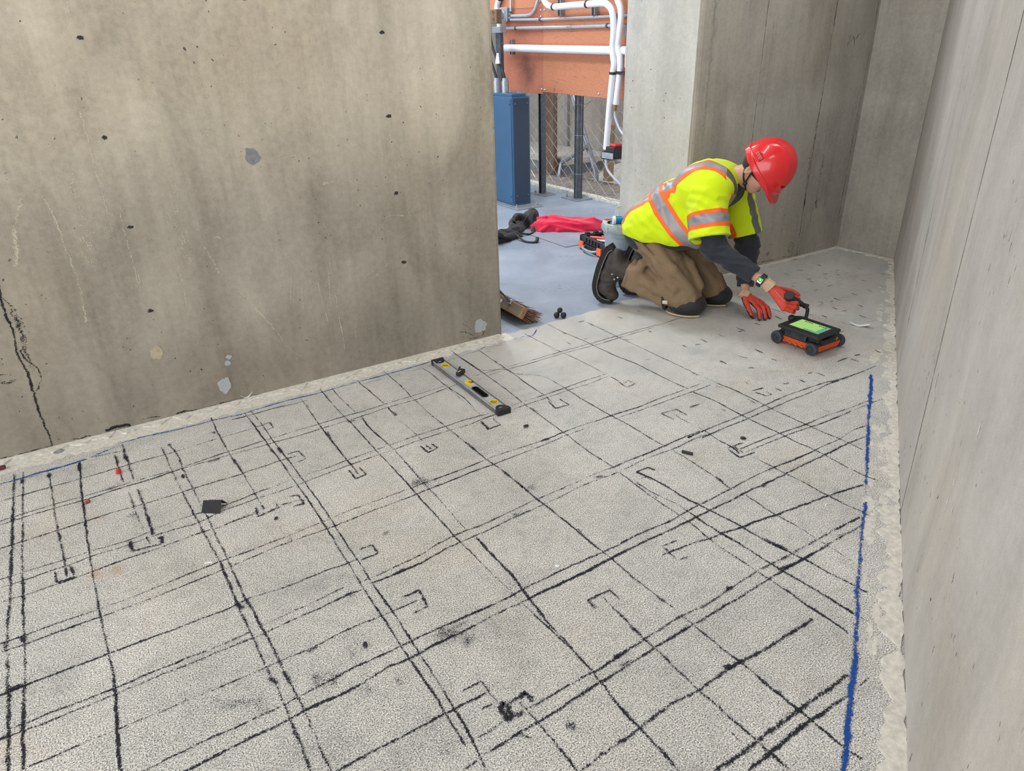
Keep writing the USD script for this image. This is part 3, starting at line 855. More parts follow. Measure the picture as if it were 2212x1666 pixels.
names = dict(l='rebar_line', b='blue_line', e='letter_mark', t='tick_mark', d='wax_dab', m='wax_smudge')
for i, row in enumerate(STROKES.split('\n')):
    k, w, pr, *xy = row.split()
    p = np.array(list(map(float, xy))).reshape(-1, 2) / 1000
    half = float(w) / 1000 * {'m': 1.0, 'b': 0.6}.get(k, 0.66)
    (v, f), st = ribbon(p, half, float(pr) - {'m': 0.0, 'b': 0.10, 'l': 0.03, 'd': .08}.get(k, 0.06), 0.0006 + 0.000012 * i, rng, step=0.006 if k == 'e' else 0.02, soft=k != 'e')
    part(names[k], (v, f), BLUEWAX if k == 'b' else BLACKWAX, floor, smooth=False, uv=st, label='blue wax line along the floor edge' if k == 'b' else None)

# broken, lighter mortar along the walls' feet
def flake(poly, z1, name='mortar_strip', mat=GROUT, parent=floor):
    return part(name, slab(poly, -0.01, z1), mat, parent, smooth=25)


def strip(a, b, w0, w1, n, amp, rng):
    up = ragged_line(a, b, n, amp * 0.3, rng)
    lo = ragged_line(a, b, n, amp, rng)
    d = (np.array(b) - np.array(a)) / np.linalg.norm(np.array(b) - np.array(a))
    nn = np.array([-d[1], d[0]])
    w = np.interp(np.linspace(0, 1, n), [0, 0.5, 1], [w0, (w0 + w1) / 2, w1])
    return Polygon(np.vstack([up, (lo + nn * w[:, None])[::-1]])).buffer(0)


flake(strip((-2.6, 0.01), (0.02, 0.01), -0.135, -0.10, 260, 0.006, rng), 0.00008)
flake(strip((-2.6, 0.01), (-0.02, 0.01), -0.05, -0.05, 200, 0.010, rng), 0.006, 'mortar_ridge')
flake(strip((1.40, 0.06), (2.98, 0.06), -0.03, -0.05, 120, 0.008, rng), 0.004, 'mortar_ridge')
flake(strip((2.97, 0.05), (2.97, -0.42), -0.035, -0.03, 50, 0.008, rng), 0.006, 'mortar_ridge')
e0, e1 = q0 + dR * 0.2, q0 + dR * 5.6
sgn = 1 if np.dot(np.array([-dR[1], dR[0]]), inner) > 0 else -1
flake(strip(e0, e1, sgn * 0.03, sgn * 0.05, 420, 0.010, rng), 0.005, 'mortar_ridge')
for k in range(34):                                                 # loose-edged flakes of lighter skim along the right wall
    s0 = 0.9 + 4.1 * rng.random()
    c = q0 + dR * s0 + inner * (0.045 + 0.06 * rng.random())
    r = 0.010 + 0.022 * rng.random()
    a = np.linspace(0, 2 * PI, 26, endpoint=False)
    rr = r * (0.55 + 0.75 * rng.random(26))
    pts = c + np.outer(rr * np.cos(a) * (1.4 + rng.random()), dR) + np.outer(rr * np.sin(a) * 0.6, inner)
    flake(Polygon(pts).buffer(0), 0.00012 + 0.00001 * k, 'skim_flake')


# marks on the left wall (x, z in mm): cracks, honeycomb, scars, tie holes
def wall_stroke(name, pts, w, pr, mat, y=-0.0006, parent=None, ragged=0.25, step=0.012):
    (v, f), st = ribbon(np.array(pts, float) / 1000, w, pr, y, rng, 'y', step, ragged)
    return part(name, (v, f), mat, parent or wl, smooth=False, uv=st)


lift = -0.0006
for pts, w, pr in (
    ([(-1403, 708), (-1367, 595), (-1288, 469), (-1204, 334), (-1144, 196), (-1070, 119)], 0.009, 0.28),
    ([(-1088, 632), (-1013, 494)], 0.003, 0.45), ([(-1070, 553), (-1101, 388)], 0.0035, 0.33), ([(-1038, 470), (-1049, 329)], 0.0035, 0.33), ([(-962, 471), (-943, 274)], 0.0035, 0.36),
    ([(-897, 568), (-891, 418)], 0.0035, 0.36), ([(-892, 410), (-882, 123)], 0.0045, 0.36), ([(-907, 524), (-922, 335)], 0.004, 0.34), ([(-860, 468), (-877, 399)], 0.0035, 0.34), ([(-816, 245), (-820, 152)], 0.003, 0.33),
    ([(-1661, 637), (-1672, 563)], 0.004, 0.4), ([(-1513, 546), (-1523, 409)], 0.003, 0.33), ([(-1515, 652), (-1515, 596)], 0.003, 0.4),
    ([(-1900, 970), (-1880, 885), (-1875, 765), (-1867, 648), (-1884, 482)], 0.008, 0.30), ([(-1960, 969), (-2014, 863), (-2041, 732)], 0.014, 0.28), ([(-543, 1144), (-548, 1019)], 0.0025, 0.5), ([(-532, 938), (-542, 838)], 0.003, 0.5),
    ([(-1195, 895), (-1202, 783)], 0.003, 0.42), ([(-1047, 1017), (-980, 1022), (-908, 1041)], 0.006, 0.3), ([(-1711, 1281), (-1708, 1038), (-1711, 774)], 0.006, 0.24), ([(-1671, 874), (-1670, 714), (-1672, 583)], 0.0045, 0.33),
    ([(-1514, 853), (-1514, 582)], 0.005, 0.26), ([(-1659, 1600), (-1659, 1531)], 0.005, 0.4), ([(-1132, 1397), (-1148, 1217)], 0.0035, 0.33), ([(-745, 462), (-674, 482)], 0.0035, 0.3), ([(-624, 713), (-560, 725), (-509, 708)], 0.006, 0.3),
    ([(-880, 896), (-780, 905), (-693, 875)], 0.01, 0.2), ([(-787, 816), (-720, 826), (-660, 850)], 0.012, 0.2), ([(-1432, 842), (-1412, 775), (-1332, 725)], 0.012, 0.2), ([(-700, 430), (-660, 480), (-610, 500)], 0.010, 0.2), ([(-1786, 1078), (-1808, 701)], 0.045, 0.14),
    ([(-1480, 1420), (-1480, 640)], 0.05, 0.10), ([(-1290, 1500), (-1296, 1100)], 0.03, 0.12), ([(-980, 1560), (-985, 1200)], 0.03, 0.14), ([(-760, 1560), (-770, 1250)], 0.02, 0.16)):
    lift -= 0.00001
    wall_stroke('scratch', pts, w, pr + .07, SCRATCH, lift)
for pts, w, pr in (
    ([(-2117, 760), (-2117, 650), (-2124, 574), (-2119, 501), (-2132, 416), (-2120, 322), (-2125, 245), (-2129, 150), (-2125, 81), (-2124, 5)], 0.006, 0.62),
    ([(-2135, 650), (-2098, 600), (-2080, 529), (-2086, 464), (-2122, 413), (-2108, 370), (-2082, 344), (-2084, 288), (-2115, 250)], 0.006, 0.42), ([(-2100, 590), (-2092, 500), (-2105, 440), (-2096, 330)], 0.016, 0.25), ([(-2215, 313), (-2185, 305), (-2162, 309)], 0.012, 0.4), ([(-2240, 330), (-2200, 350), (-2150, 320)], 0.006, 0.45),
    ([(-2055, 16), (-2026, 10), (-1990, 10)], 0.006, 0.55), ([(-1933, 18), (-1888, 21), (-1839, 14)], 0.007, 0.85), ([(-1777, 26), (-1720, 18)], 0.004, 0.5), ([(-1661, 15), (-1620, 15), (-1575, 4)], 0.005, 0.7), ([(-1487, 12), (-1425, 6)], 0.003, 0.6),
    ([(-2304, 8), (-2232, 5), (-2164, 6), (-2127, 10)], 0.006, 0.45), ([(-1990, 8), (-1700, 4), (-1400, 5), (-1000, 3), (-600, 4), (-300, 3)], 0.004, 0.4),
    ([(-240, 110), (-200, 81), (-167, 40), (-139, 14), (-117, 29), (-108, 61)], 0.003, 0.5), ([(-245, 39), (-204, 19), (-153, 17)], 0.003, 0.5), ([(-260, 70), (-215, 60), (-180, 30)], 0.003, 0.5), ([(-230, 90), (-225, 40), (-190, 8)], 0.003, 0.45), ([(-900, 60), (-820, 40), (-700, 30)], 0.003, 0.3)):
    lift -= 0.00001
    wall_stroke('crack', pts, w, pr, DARKCRACK, lift)
HOLE = surface('tie_hole', (0.03, 0.029, 0.027), 0.9)
for x, z in ((-537, 1477), (-542, 1149), (-542, 819), (-537, 494), (-1647, 1472), (-1654, 1148), (-1649, 821), (-1653, 483)):
    lift -= 0.00001
    wall_stroke('rust_run', [(x - 14, z + 2), (x, z), (x + 14, z - 2)], 0.016, 0.14, SMEAR if z > 1300 else DARKCRACK, lift)
    a = np.linspace(0, 2 * PI, 14, endpoint=False)
    r = 0.009 * (0.6 + 0.7 * rng.random(14))
    m = trimesh.creation.extrude_polygon(Polygon(np.stack([r * np.cos(a) * 1.2, r * np.sin(a) * 0.75], 1)), 0.0012, engine='earcut')
    m.apply_transform(trimesh.transformations.rotation_matrix(PI / 2, [1, 0, 0]))
    m.apply_translation((x / 1000, 0.0, z / 1000))
    part('tie_hole', m, HOLE, wl)
PATCH = surface('grey_patch', lin(128, 130, 134), 0.8, bump=0.002, scale=70, vary=0.18)
PATCH2 = surface('pale_patch', lin(166, 172, 176), 0.75, bump=0.001, scale=50, vary=0.08)
for x, z, rx, rz, mt in ((-1.150, 1.037, 0.026, 0.031, PATCH), (-1.442, 0.085, 0.027, 0.036, PATCH2), (-1.672, 0.301, 0.027, 0.031, surface('tan_patch', lin(176, 166, 142), 0.85, vary=0.2, scale=60)), (-0.135, 0.075, 0.034, 0.04, PATCH2), (-1.40, 0.215, 0.012, 0.010, PATCH2), (-1.41, 0.19, 0.012, 0.012, PATCH2)):
    a = np.linspace(0, 2 * PI, 40, endpoint=False)
    r = 1 + 0.22 * np.convolve(rng.normal(0, 1, 44), [0.3, 0.5, 0.8, 0.5, 0.3], 'valid')[:40] * 0.5
    m = trimesh.creation.extrude_polygon(Polygon(np.stack([r * np.cos(a) * rx, r * np.sin(a) * rz], 1)).buffer(0), 0.0016, engine='earcut')
    m.apply_transform(trimesh.transformations.rotation_matrix(PI / 2, [1, 0, 0]))
    m.apply_translation((x, 0.0, z))
    part('wall_patch', m, mt, wl, smooth=False)

# far wall: form joints, tie patches, scrapes near the floor
def far_stroke(name, pts, w, pr, mat, k=[0]):
    k[0] += 1
    return wall_stroke(name, pts, w, pr, mat, 0.05 - 0.0006 - 0.00001 * k[0], wr)


far_stroke('form_joint', [(2512, 0), (2508, 300), (2514, 700), (2520, 1100), (2532, 1800)], 0.008, 0.36, DARKCRACK)
far_stroke('form_joint', [(2500, 300), (2496, 600), (2505, 900)], 0.020, 0.12, DARKCRACK)
far_stroke('form_joint', [(1890, 600), (1892, 900), (1895, 1800)], 0.003, 0.5, DARKCRACK)
far_stroke('form_joint', [(1960, 700), (1962, 1800)], 0.006, 0.30, SMEAR)
far_stroke('scrape', [(2640, 330), (2640, 700)], 0.03, 0.10, DARKCRACK)
far_stroke('scrape', [(2600, 160), (2620, 520)], 0.02, 0.12, DARKCRACK)
far_stroke('scrape', [(1500, 30), (2000, 24), (2500, 20), (2960, 30)], 0.008, 0.22, DARKCRACK)
far_stroke('scrape', [(2930, 10), (2935, 700), (2955, 1700)], 0.006, 0.3, DARKCRACK)
far_stroke('scrape', [(2700, 1360), (2720, 1440), (2730, 1380), (2750, 1430), (2770, 1370)], 0.006, 0.45, DARKCRACK)
far_stroke('scrape', [(2780, 1400), (2800, 1440), (2830, 1430), (2820, 1370)], 0.006, 0.3, DARKCRACK)
far_stroke('scrape', [(1460, 900), (1462, 1800)], 0.02, 0.25, SMEAR)
for x, z, r in ((2.19, 0.085, 0.05), (2.43, 0.085, 0.03)):
    a = np.linspace(0, 2 * PI, 36, endpoint=False)
    ring = np.stack([np.cos(a) * r * 1000 + x * 1000, np.sin(a) * r * 1200 + z * 1000], 1)
    far_stroke('tie_patch', np.vstack([ring, ring[:2]]), 0.006, 0.24, DARKCRACK)
    far_stroke('tie_patch', [(x * 1000 - 20, z * 1000), (x * 1000 + 20, z * 1000)], 0.03, 0.30, SMEAR)

# right wall: joints and small nicks, built on the wall's own plane
def right_stroke(name, pts, w, pr, mat, k=[0]):
    k[0] += 1
    (v, f), st = ribbon(np.array(pts, float) / 1000, w, pr, 0.0, rng, 'y', 0.015, 0.25)
    o = np.array([2.975, -0.40]) + inner * (0.0006 + 0.00001 * k[0])
    v = np.column_stack([o + np.outer(v[:, 0], dR), v[:, 2]])
    return part(name, (v, f), mat, wd, smooth=False, uv=st)


right_stroke('form_joint', [(3250, 0), (3235, 100), (3180, 500), (3150, 714), (3099, 1454), (3090, 1700)], 0.0035, 0.75, DARKCRACK)
right_stroke('form_joint', [(2090, 0), (2033, 366), (1935, 785), (1900, 1400)], 0.005, 0.42, DARKCRACK)
right_stroke('form_joint', [(2070, 0), (2010, 366), (1915, 785)], 0.03, 0.12, DARKCRACK)
right_stroke('corner_crack', [(20, 0), (15, 400), (25, 900), (20, 1700)], 0.02, 0.38, DARKCRACK)
right_stroke('nick', [(3270, 520), (3275, 470)], 0.010, 0.45, SMEAR)
for a, b in (((3962, 700), (3966, 660)), ((3870, 470), (3874, 430)), ((3880, 520), (3882, 500)), ((3940, 480), (3944, 465))):
    right_stroke('nick', [a, b], 0.005, 0.7, crayon('white_nick', lin(235, 235, 235)) if a[0] == 3962 else '/World/Looks/white_nick')

TAN = crayon('rust_tint', lin(190, 152, 118))
for pts, w in (([(-2.06, -.95), (-1.93, -1.02)], .10), ([(-2.03, -.62), (-1.99, -.66)], .05), ([(-2.02, -1.02), (-2.0, -1.05)], .06), ([(-1.9, -.37), (-1.84, -.36)], .03)):
    (v, f), st = ribbon(pts, w, .17, .0003, rng)
    part('rust_stain', (v, f), TAN, floor, smooth=False, uv=st)


# ---------------------------------------------------------------- the next room, seen through the doorway
STEEL = surface('galvanised_steel', lin(158, 166, 176), 0.38, 0.5, bump=0.0004, scale=40, vary=0.18)
EMT = surface('bright_conduit', lin(188, 196, 206), 0.30, 0.45, vary=0.1, scale=60)
DARKSTEEL = surface('dark_steel', lin(92, 98, 106), 0.45, 0.7, vary=0.25, scale=30)
BLUESTEEL = surface('blue_paint', lin(52, 92, 130), 0.45, vary=0.06, scale=6)
FOAM = surface('white_insulation', lin(226, 230, 240), 0.55, vary=0.03, scale=5)
BLACK = surface('black_plastic', lin(30, 31, 35), 0.5, vary=0.2, scale=30)
BRASS = surface('brass', lin(176, 138, 76), 0.32, 0.9, vary=0.15, scale=80)
WHITEPAINT = surface('white_kerb_paint', lin(222, 220, 210), 0.7, bump=0.001, scale=50, vary=0.1)
TUBE = surface('clear_tube', lin(205, 212, 232), 0.2, trans=0.35)
REDP = surface('red_plastic', lin(200, 40, 48), 0.45)


def plywood(name, tone):
    g = Net()
    P = g.add('geometry') + '.position'
    w = g.noise(g.mapped(P, (1, 1.1, 5.5)), 1.7, 2, 0.5, 0.5)
    rings = g.math('fraction', g.math('multiply', w, 9.0))
    line = g.step(g.math('absolute', g.math('subtract', rings, 0.5)), 0.40, 0.5)
    fine = g.noise(g.mapped(P, (3, 7, 90)), 3.0, 3)
    col = g.ramp(fine, [(0.3, tuple(c * 0.86 for c in tone)), (0.7, tuple(min(1, c * 1.1) for c in tone))])
    col = g.mix(g.math('multiply', line, 0.32), col, tuple(c * 0.45 for c in tone))
    knot = g.add('voronoi_texture', {'scale': 3.1}, vector=g.mapped(P, (1, 1, 1.4)))
    col = g.mix(g.math('multiply', g.step(knot + '.distance', 0.10, 0.03), 0.5), col, tuple(c * 0.4 for c in tone))
    p = g.add('principled_bsdf', {'roughness': 0.6, 'specular_ior_level': 0.3}, base_color=col)
    return g.done(name, p + '.BSDF')


def stained_plywood(name, tone, at, r):
    """The same board, with one dark soot-like stain."""
    g = Net()
    P = g.add('geometry') + '.position'
    fine = g.noise(g.mapped(P, (3, 7, 90)), 3.0, 3)
    w = g.noise(g.mapped(P, (1, 1.1, 5.5)), 1.7, 2, 0.5, 0.5)
    rings = g.math('fraction', g.math('multiply', w, 9.0))
    line = g.step(g.math('absolute', g.math('subtract', rings, 0.5)), 0.40, 0.5)
    col = g.ramp(fine, [(0.3, tuple(c * 0.86 for c in tone)), (0.7, tuple(min(1, c * 1.1) for c in tone))])
    col = g.mix(g.math('multiply', line, 0.32), col, tuple(c * 0.45 for c in tone))
    d = g.add('vector_math', {'math_type': 'distance', 'vector2': at}, vector1=P) + '.value'
    d = g.math('multiply_add', g.noise(P, 7, 4), 0.25, d)
    col = g.mix(g.math('multiply', g.step(d, r + 0.2, 0.12), 0.62), col, (0.05, 0.028, 0.028))
    p = g.add('principled_bsdf', {'roughness': 0.6, 'specular_ior_level': 0.3}, base_color=col)
    return g.done(name, p + '.BSDF')


PLY, PLY2 = plywood('red_plywood', lin(186, 124, 95)), stained_plywood('stained_plywood', lin(176, 112, 90), (2.43, 3.42, 1.20), 0.16)
SLOPE = 0.024                                                       # the boards hang a little out of level, and so does what is fixed to them


def hung(mesh, at=3.0):
    m = mesh.copy()
    m.apply_transform(trimesh.transformations.rotation_matrix(math.atan(SLOPE), [1, 0, 0], [0, at, 1.3]))
    return m


def screw(parent, y, z, x=2.428):
    part('screw', aim(lathe([(0, 0), (0.011, 0), (0.011, 0.004), (0.006, 0.009), (0, 0.01)], 10), (-1, 0, 0), (x, y, z)), EMT, parent)


b1 = thing('plywood_board', 'lower red plywood board with a dark soot stain, left of the seam', 'board', group=None)
part('board', hung(box2((2.428, 3.142, 0.985), (2.446, 3.87, 1.742), 0.002)), PLY2, b1)
screw(b1, 3.168, 1.032), screw(b1, 3.176, 1.671), screw(b1, 3.176, 1.728)
b2 = thing('plywood_board', 'upper red plywood board behind the metal junction box', 'board')
part('board', hung(box2((2.430, 3.142, 1.746), (2.448, 4.3, 2.30), 0.002)), PLY, b2)
screw(b2, 3.19, 1.80)
b3 = thing('plywood_board', 'large red plywood board right of the seam, behind the white pipes', 'board')
part('board', hung(box2((2.424, 1.60, 1.005), (2.442, 3.137, 2.30), 0.002)), PLY, b3)
screw(b3, 3.108, 1.029, 2.424), screw(b3, 2.258, 1.019, 2.424), screw(b3, 3.108, 1.724, 2.424), screw(b3, 2.243, 1.705, 2.424)

# posts
t = thing('strut_post', 'grey slotted strut post on a square steel foot, left of the round fence post', 'post')
ch = Polygon([(-.0205, -.0205), (.0205, -.0205), (.0205, -.012), (.0185, -.012), (.0185, -.0185), (-.0185, -.0185), (-.0185, .0185), (.0185, .0185), (.0185, .012), (.0205, .012), (.0205, .0205), (-.0205, .0205)])
m = slab(affinity.rotate(affinity.scale(ch, 1.35, 1.35), 180, origin=(0, 0)), 0.004, 1.2)
m.apply_translation((2.475, 3.235, 0))
part('channel', m, DARKSTEEL, t, smooth=False)
m = slab(sbox(-.027, -.0285, -.02, .0285), 0.004, 1.2)
m.apply_translation((2.475, 3.235, 0))
part('base_plate', box2((2.40, 3.10, -0.004), (2.56, 3.36, 0.006), 0.002), STEEL, t)
for y in (3.14, 3.32):
    part('bolt', cat_(lathe([(0, 0), (.012, 0), (.012, .010), (0, .010)], 6, (2.44, y, .006)), lathe([(0, 0), (.006, 0), (.006, .022), (0, .022)], 8, (2.44, y, .006))), STEEL, t)
t = thing('fence_post', 'round galvanised pipe post of the chain-link fence on a steel foot', 'post')
part('pipe', rod((2.60, 2.775, 0.0), (2.60, 2.775, 1.4), 0.043, n=24), DARKSTEEL, t)
part('base_plate', box2((2.50, 2.66, -0.004), (2.72, 2.93, 0.008), 0.002), STEEL, t)
part('bolt', lathe([(0, 0), (.012, 0), (.012, .012), (.006, .012), (.006, .028), (0, .028)], 8, (2.545, 2.89, .008)), STEEL, t)
for z in (0.25, 0.62, 0.90):
    part('tie_wire', tube(curve([(2.60 + 0.046 * math.cos(a), 2.775 + 0.046 * math.sin(a), z + 0.004 * math.sin(a)) for a in np.linspace(0.3, 6.2, 14)] + [(2.648, 2.70, z + 0.01), (2.650, 2.65, z + 0.03)], 0.02), 0.0022, 6), STEEL, t)

# chain-link fence: every wire is a zigzag of its own
t = thing('chain_link_fence', 'galvanised chain-link fence below the plywood boards', 'fence')
pitch, rise = 0.088, 0.128
for k in range(26):
    y0 = 2.02 + k * pitch
    n = 19
    pts = []
    for j in range(n):
        side = 1 if (j + k) % 2 else -1
        z = 0.035 + j * rise / 2
        pts += [(2.662 + 0.004 * side, y0 + side * pitch * 0.5, z)]
    pts = [(2.655, y0 - pitch * 0.42, 0.012), (2.65, y0 - pitch * 0.56, 0.004), (2.664, y0 - pitch * 0.62, 0.02)] + pts
    part('wire', tube(pts, 0.0029, 5, cap=False), EMT, t)
part('tension_wire', tube(curve([(2.668, 2.75, 0.10), (2.668, 2.62, 0.075), (2.67, 2.52, 0.08), (2.668, 2.38, 0.045), (2.668, 2.2, 0.05), (2.668, 1.9, 0.07)], 0.03), 0.003, 5), STEEL, t)
k1 = thing('trim_1', kind='structure')
part('kerb', box2((2.70, 1.0, -0.1), (2.79, 6.5, 0.026), 0.004), WHITEPAINT, k1)

# beyond the fence
w2 = thing('wall_back', kind='structure')
part('wall_body', box2((4.25, 0.5, -0.3), (4.5, 7.2, 3.0)), concrete('back_wall_concrete', lin(150, 145, 140), lin(196, 190, 184), streak=0.3, holes=0.1, turn=PI / 2, seed=11.0), w2, smooth=False)
part('wall_body', box2((-3.0, 6.5, -0.2), (4.3, 6.7, 3.0)), WALL_B, w2, smooth=False)
g2 = thing('ground', kind='structure')
part('dirt', box2((2.79, 0.5, -0.3), (4.3, 6.6, -0.03)), surface('dirt', lin(148, 140, 132), 0.95, bump=0.02, scale=14, vary=0.35, detail=8), g2, smooth=False)
part('concrete_rubble', trimesh.convex.convex_hull(np.array([(3.55, 3.0, -.05), (4.2, 3.0, -.05), (3.5, 3.75, -.05), (4.2, 3.8, -.05), (3.8, 3.1, .12), (4.2, 3.1, .16), (3.75, 3.7, .10), (4.2, 3.75, .15)])), GROUT, g2)
t = thing('concrete_ledge', 'pale concrete ledge behind the chain-link fence', 'ledge')
part('top', box2((3.46, 4.20, 0.08), (4.24, 6.0, 0.165), 0.01), surface('pale_concrete', lin(196, 193, 186), 0.85, bump=0.002, scale=40, vary=0.1), t)
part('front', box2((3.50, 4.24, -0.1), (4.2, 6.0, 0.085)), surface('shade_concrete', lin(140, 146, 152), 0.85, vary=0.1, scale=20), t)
t = thing('handrail_pipe', 'bent galvanised pipe hugging the ledge behind the fence', 'pipe')
part('pipe', tube(curve([(3.42, 3.70, 0.36), (3.42, 3.95, 0.235), (3.42, 4.16, 0.14), (3.40, 4.19, 0.10), (3.32, 4.12, -0.02), (3.25, 4.0, -0.06)], 0.03), 0.022, 12), STEEL, t)
t = thing('brace_pipe', 'long slanting grey pipe behind the fence, right of the round post', 'pipe')
part('pipe', tube([(3.5, 4.13, 0.93), (3.5, 3.62, 0.07), (3.46, 3.56, -0.05)], 0.032, 14), STEEL, t)
t = thing('wall_conduit', 'thin upright conduit on the wall behind the fence', 'conduit')
part('pipe', rod((4.2, 5.172, 0.16), (4.2, 5.176, 1.3), 0.02), surface('conduit_shade', lin(150, 150, 160), 0.5, 0.3), t)
t = thing('timber_post', 'weathered timber post behind the fence, beside the blue cabinet', 'post')
part('post', box2((3.34, 4.26, 0.0), (3.40, 4.44, 1.4), 0.006), surface('old_timber', lin(112, 92, 78), 0.8, vary=0.3, scale=9, stretch=(1, 1, .15)), t)
t = thing('timber_post', 'short tan timber post behind the white pipe ends', 'post')
part('post', box2((3.46, 3.33, 0.0), (3.53, 3.44, 0.62), 0.006), surface('tan_timber', lin(150, 132, 104), 0.8, vary=0.25, scale=9, stretch=(1, 1, .15)), t)

# pipes and conduits fixed to the boards
def pipe(label, pts, r, mat, name='insulated_pipe', cat='pipe', n=20, smooth_curve=True):
    t = thing(name, label, cat)
    part('insulation' if mat is FOAM else 'tube', tube(curve(pts, 0.02) if smooth_curve else pts, r, n), mat, t)
    return t


p = pipe('fat white horizontal pipe across the plywood boards', [(2.36, 3.722, 1.412), (2.36, 3.715, 1.4122), (2.36, 2.691, 1.385), (2.36, 1.75, 1.362)], 0.034, FOAM, smooth_curve=False)
part('end_cap', aim(lathe([(0, 0), (0.033, 0), (0.030, 0.012), (0.02, 0.022), (0, 0.026)], 20), (0, 1, 0.025), (2.36, 3.718, 1.412)), FOAM, p)
part('valve', cat_(box((2.36, 3.775, 1.41), (0.05, 0.03, 0.05), bev=0.006), aim(lathe([(0, 0), (.018, 0), (.018, .02), (.01, .02), (.01, .045), (0, .045)], 8), (0, 1, 0), (2.36, 3.78, 1.415))), BRASS, p)
pa = pipe('white insulated pipe bending down nearest the viewer, with the longer end', [(2.30, 2.976, 1.857), (2.30, 2.932, 1.796), (2.30, 2.878, 1.754), (2.30, 2.778, 1.733), (2.30, 2.520, 1.730), (2.30, 2.289, 1.726), (2.30, 2.093, 1.722), (2.30, 2.023, 1.710), (2.30, 1.964, 1.666), (2.30, 1.939, 1.599), (2.30, 1.930, 1.499), (2.30, 1.936, 1.400), (2.30, 1.922, 1.311), (2.30, 1.909, 1.263), (2.30, 1.922, 1.195), (2.30, 1.949, 0.953), (2.30, 1.979, 0.584)], 0.0265, FOAM)
pb = pipe('white insulated pipe with the shorter end, right of its twin', [(2.328, 1.951, 1.797), (2.328, 1.925, 1.735), (2.328, 1.887, 1.678), (2.328, 1.877, 1.598), (2.328, 1.892, 1.479), (2.328, 1.905, 1.400), (2.328, 1.877, 1.331), (2.328, 1.864, 1.271), (2.328, 1.864, 1.211), (2.328, 1.900, 0.953)], 0.0265, FOAM)
for pp, a, b in ((pa, (2.30, 1.979, 0.584), (2.30, 1.981, 0.531)), (pb, (2.328, 1.900, 0.953), (2.328, 1.907, 0.904))):
    a, b = np.array(a), np.array(b)
    part('brass_fitting', cat_(rod(a, a + (b - a) * .45, 0.014, n=6), rod(a + (b - a) * .45, a + (b - a) * .6, 0.010), rod(a + (b - a) * .6, b, 0.0125, n=6)), BRASS, pp)
    part('hose_barb', rod(b, b + (b - a) * 0.7, 0.008, 0.006), STEEL, pp)
for pp, c, d in ((pa, (2.30, 2.780, 1.733), (0, 1, 0)), (pa, (2.30, 2.289, 1.726), (0, 1, .05)), (pa, (2.30, 1.924, 1.197), (0, -.1, 1)), (pb, (2.328, 1.867, 1.202), (0, -.1, 1))):
    part('clamp', aim(lathe([(0.0262, -0.010), (0.030, -0.010), (0.030, 0.010), (0.0262, 0.010), (0.0262, -0.010)], 24), d, c), BLACK, pp)
part('clamp_bracket', box2((2.30, 1.765, 1.187), (2.42, 1.96, 1.205), 0.003), BLACK, pb)
pipe('clear drain hose under the longer white pipe', [(2.30, 1.981, 0.526), (2.30, 1.976, 0.467), (2.30, 1.954, 0.417), (2.30, 1.894, 0.372), (2.30, 1.785, 0.318), (2.30, 1.666, 0.258)], 0.011, TUBE, 'drain_hose', 'hose')
pipe('clear drain hose under the shorter white pipe', [(2.328, 1.909, 0.894), (2.328, 1.907, 0.854), (2.328, 1.852, 0.770), (2.328, 1.812, 0.735), (2.328, 1.713, 0.666)], 0.011, TUBE, 'drain_hose', 'hose')
pl_ = pipe('white insulated pipe running up beside the junction box', [(2.394, 3.884, 1.61), (2.394, 3.90, 1.70), (2.394, 3.925, 1.765), (2.394, 3.92, 1.81), (2.394, 3.88, 1.86), (2.394, 3.80, 1.95)], 0.028, FOAM)
part('clamp', aim(lathe([(0.0275, -0.012), (0.034, -0.012), (0.034, 0.012), (0.0275, 0.012), (0.0275, -0.012)], 24), (0, -.5, .8), (2.394, 3.87, 1.87)), BLACK, pl_)

jb = thing('junction_box', 'square galvanised junction box where three conduits meet', 'electrical box')
part('box', hung(box2((2.372, 3.712, 1.640), (2.424, 3.838, 1.758), 0.004)), STEEL, jb)
part('cover', hung(box2((2.366, 3.705, 1.634), (2.373, 3.845, 1.764), 0.002)), EMT, jb)
part('face_plate', aim(lathe([(0, 0), (.04, 0), (.036, .004), (0, .004)], 8), (-1, 0, 0), (2.366, 3.78, 1.716)), STEEL, jb)
for z in (1.668, 1.700):
    part('connector', cat_(rod((2.40, 3.712, z + .016), (2.40, 3.68, z + .015), 0.016, n=8), rod((2.40, 3.685, z + .016), (2.40, 3.668, z + .015), 0.013)), STEEL, jb)
c1 = pipe('upper of the two straight conduits across the boards', [(2.40, 3.674, 1.684 - .018), (2.40, 3.14, 1.647), (2.40, 2.75, 1.639), (2.40, 2.1, 1.626), (2.40, 1.6, 1.615)], 0.0125, EMT, 'conduit', 'conduit', 14, False)
c2 = pipe('lower straight conduit, just above the fat white pipe', [(2.40, 3.848, 1.596), (2.40, 3.577, 1.588), (2.40, 2.749, 1.569), (2.40, 2.141, 1.558), (2.40, 1.92, 1.553), (2.40, 1.903, 1.545), (2.40, 1.902, 1.463)], 0.0150, EMT, 'conduit', 'conduit', 14, False)
c3 = pipe('conduit curving up out of the junction box', [(2.40, 3.66, 1.70), (2.40, 3.50, 1.695), (2.40, 3.377, 1.692), (2.40, 3.30, 1.702), (2.40, 3.24, 1.735), (2.40, 3.205, 1.78), (2.40, 3.18, 1.85), (2.40, 3.17, 2.1)], 0.0140, EMT, 'conduit', 'conduit', 14)
t = thing('flexible_conduit', 'ribbed flexible conduit rising from the junction box', 'conduit')
zz = np.linspace(1.772, 2.1, 70)
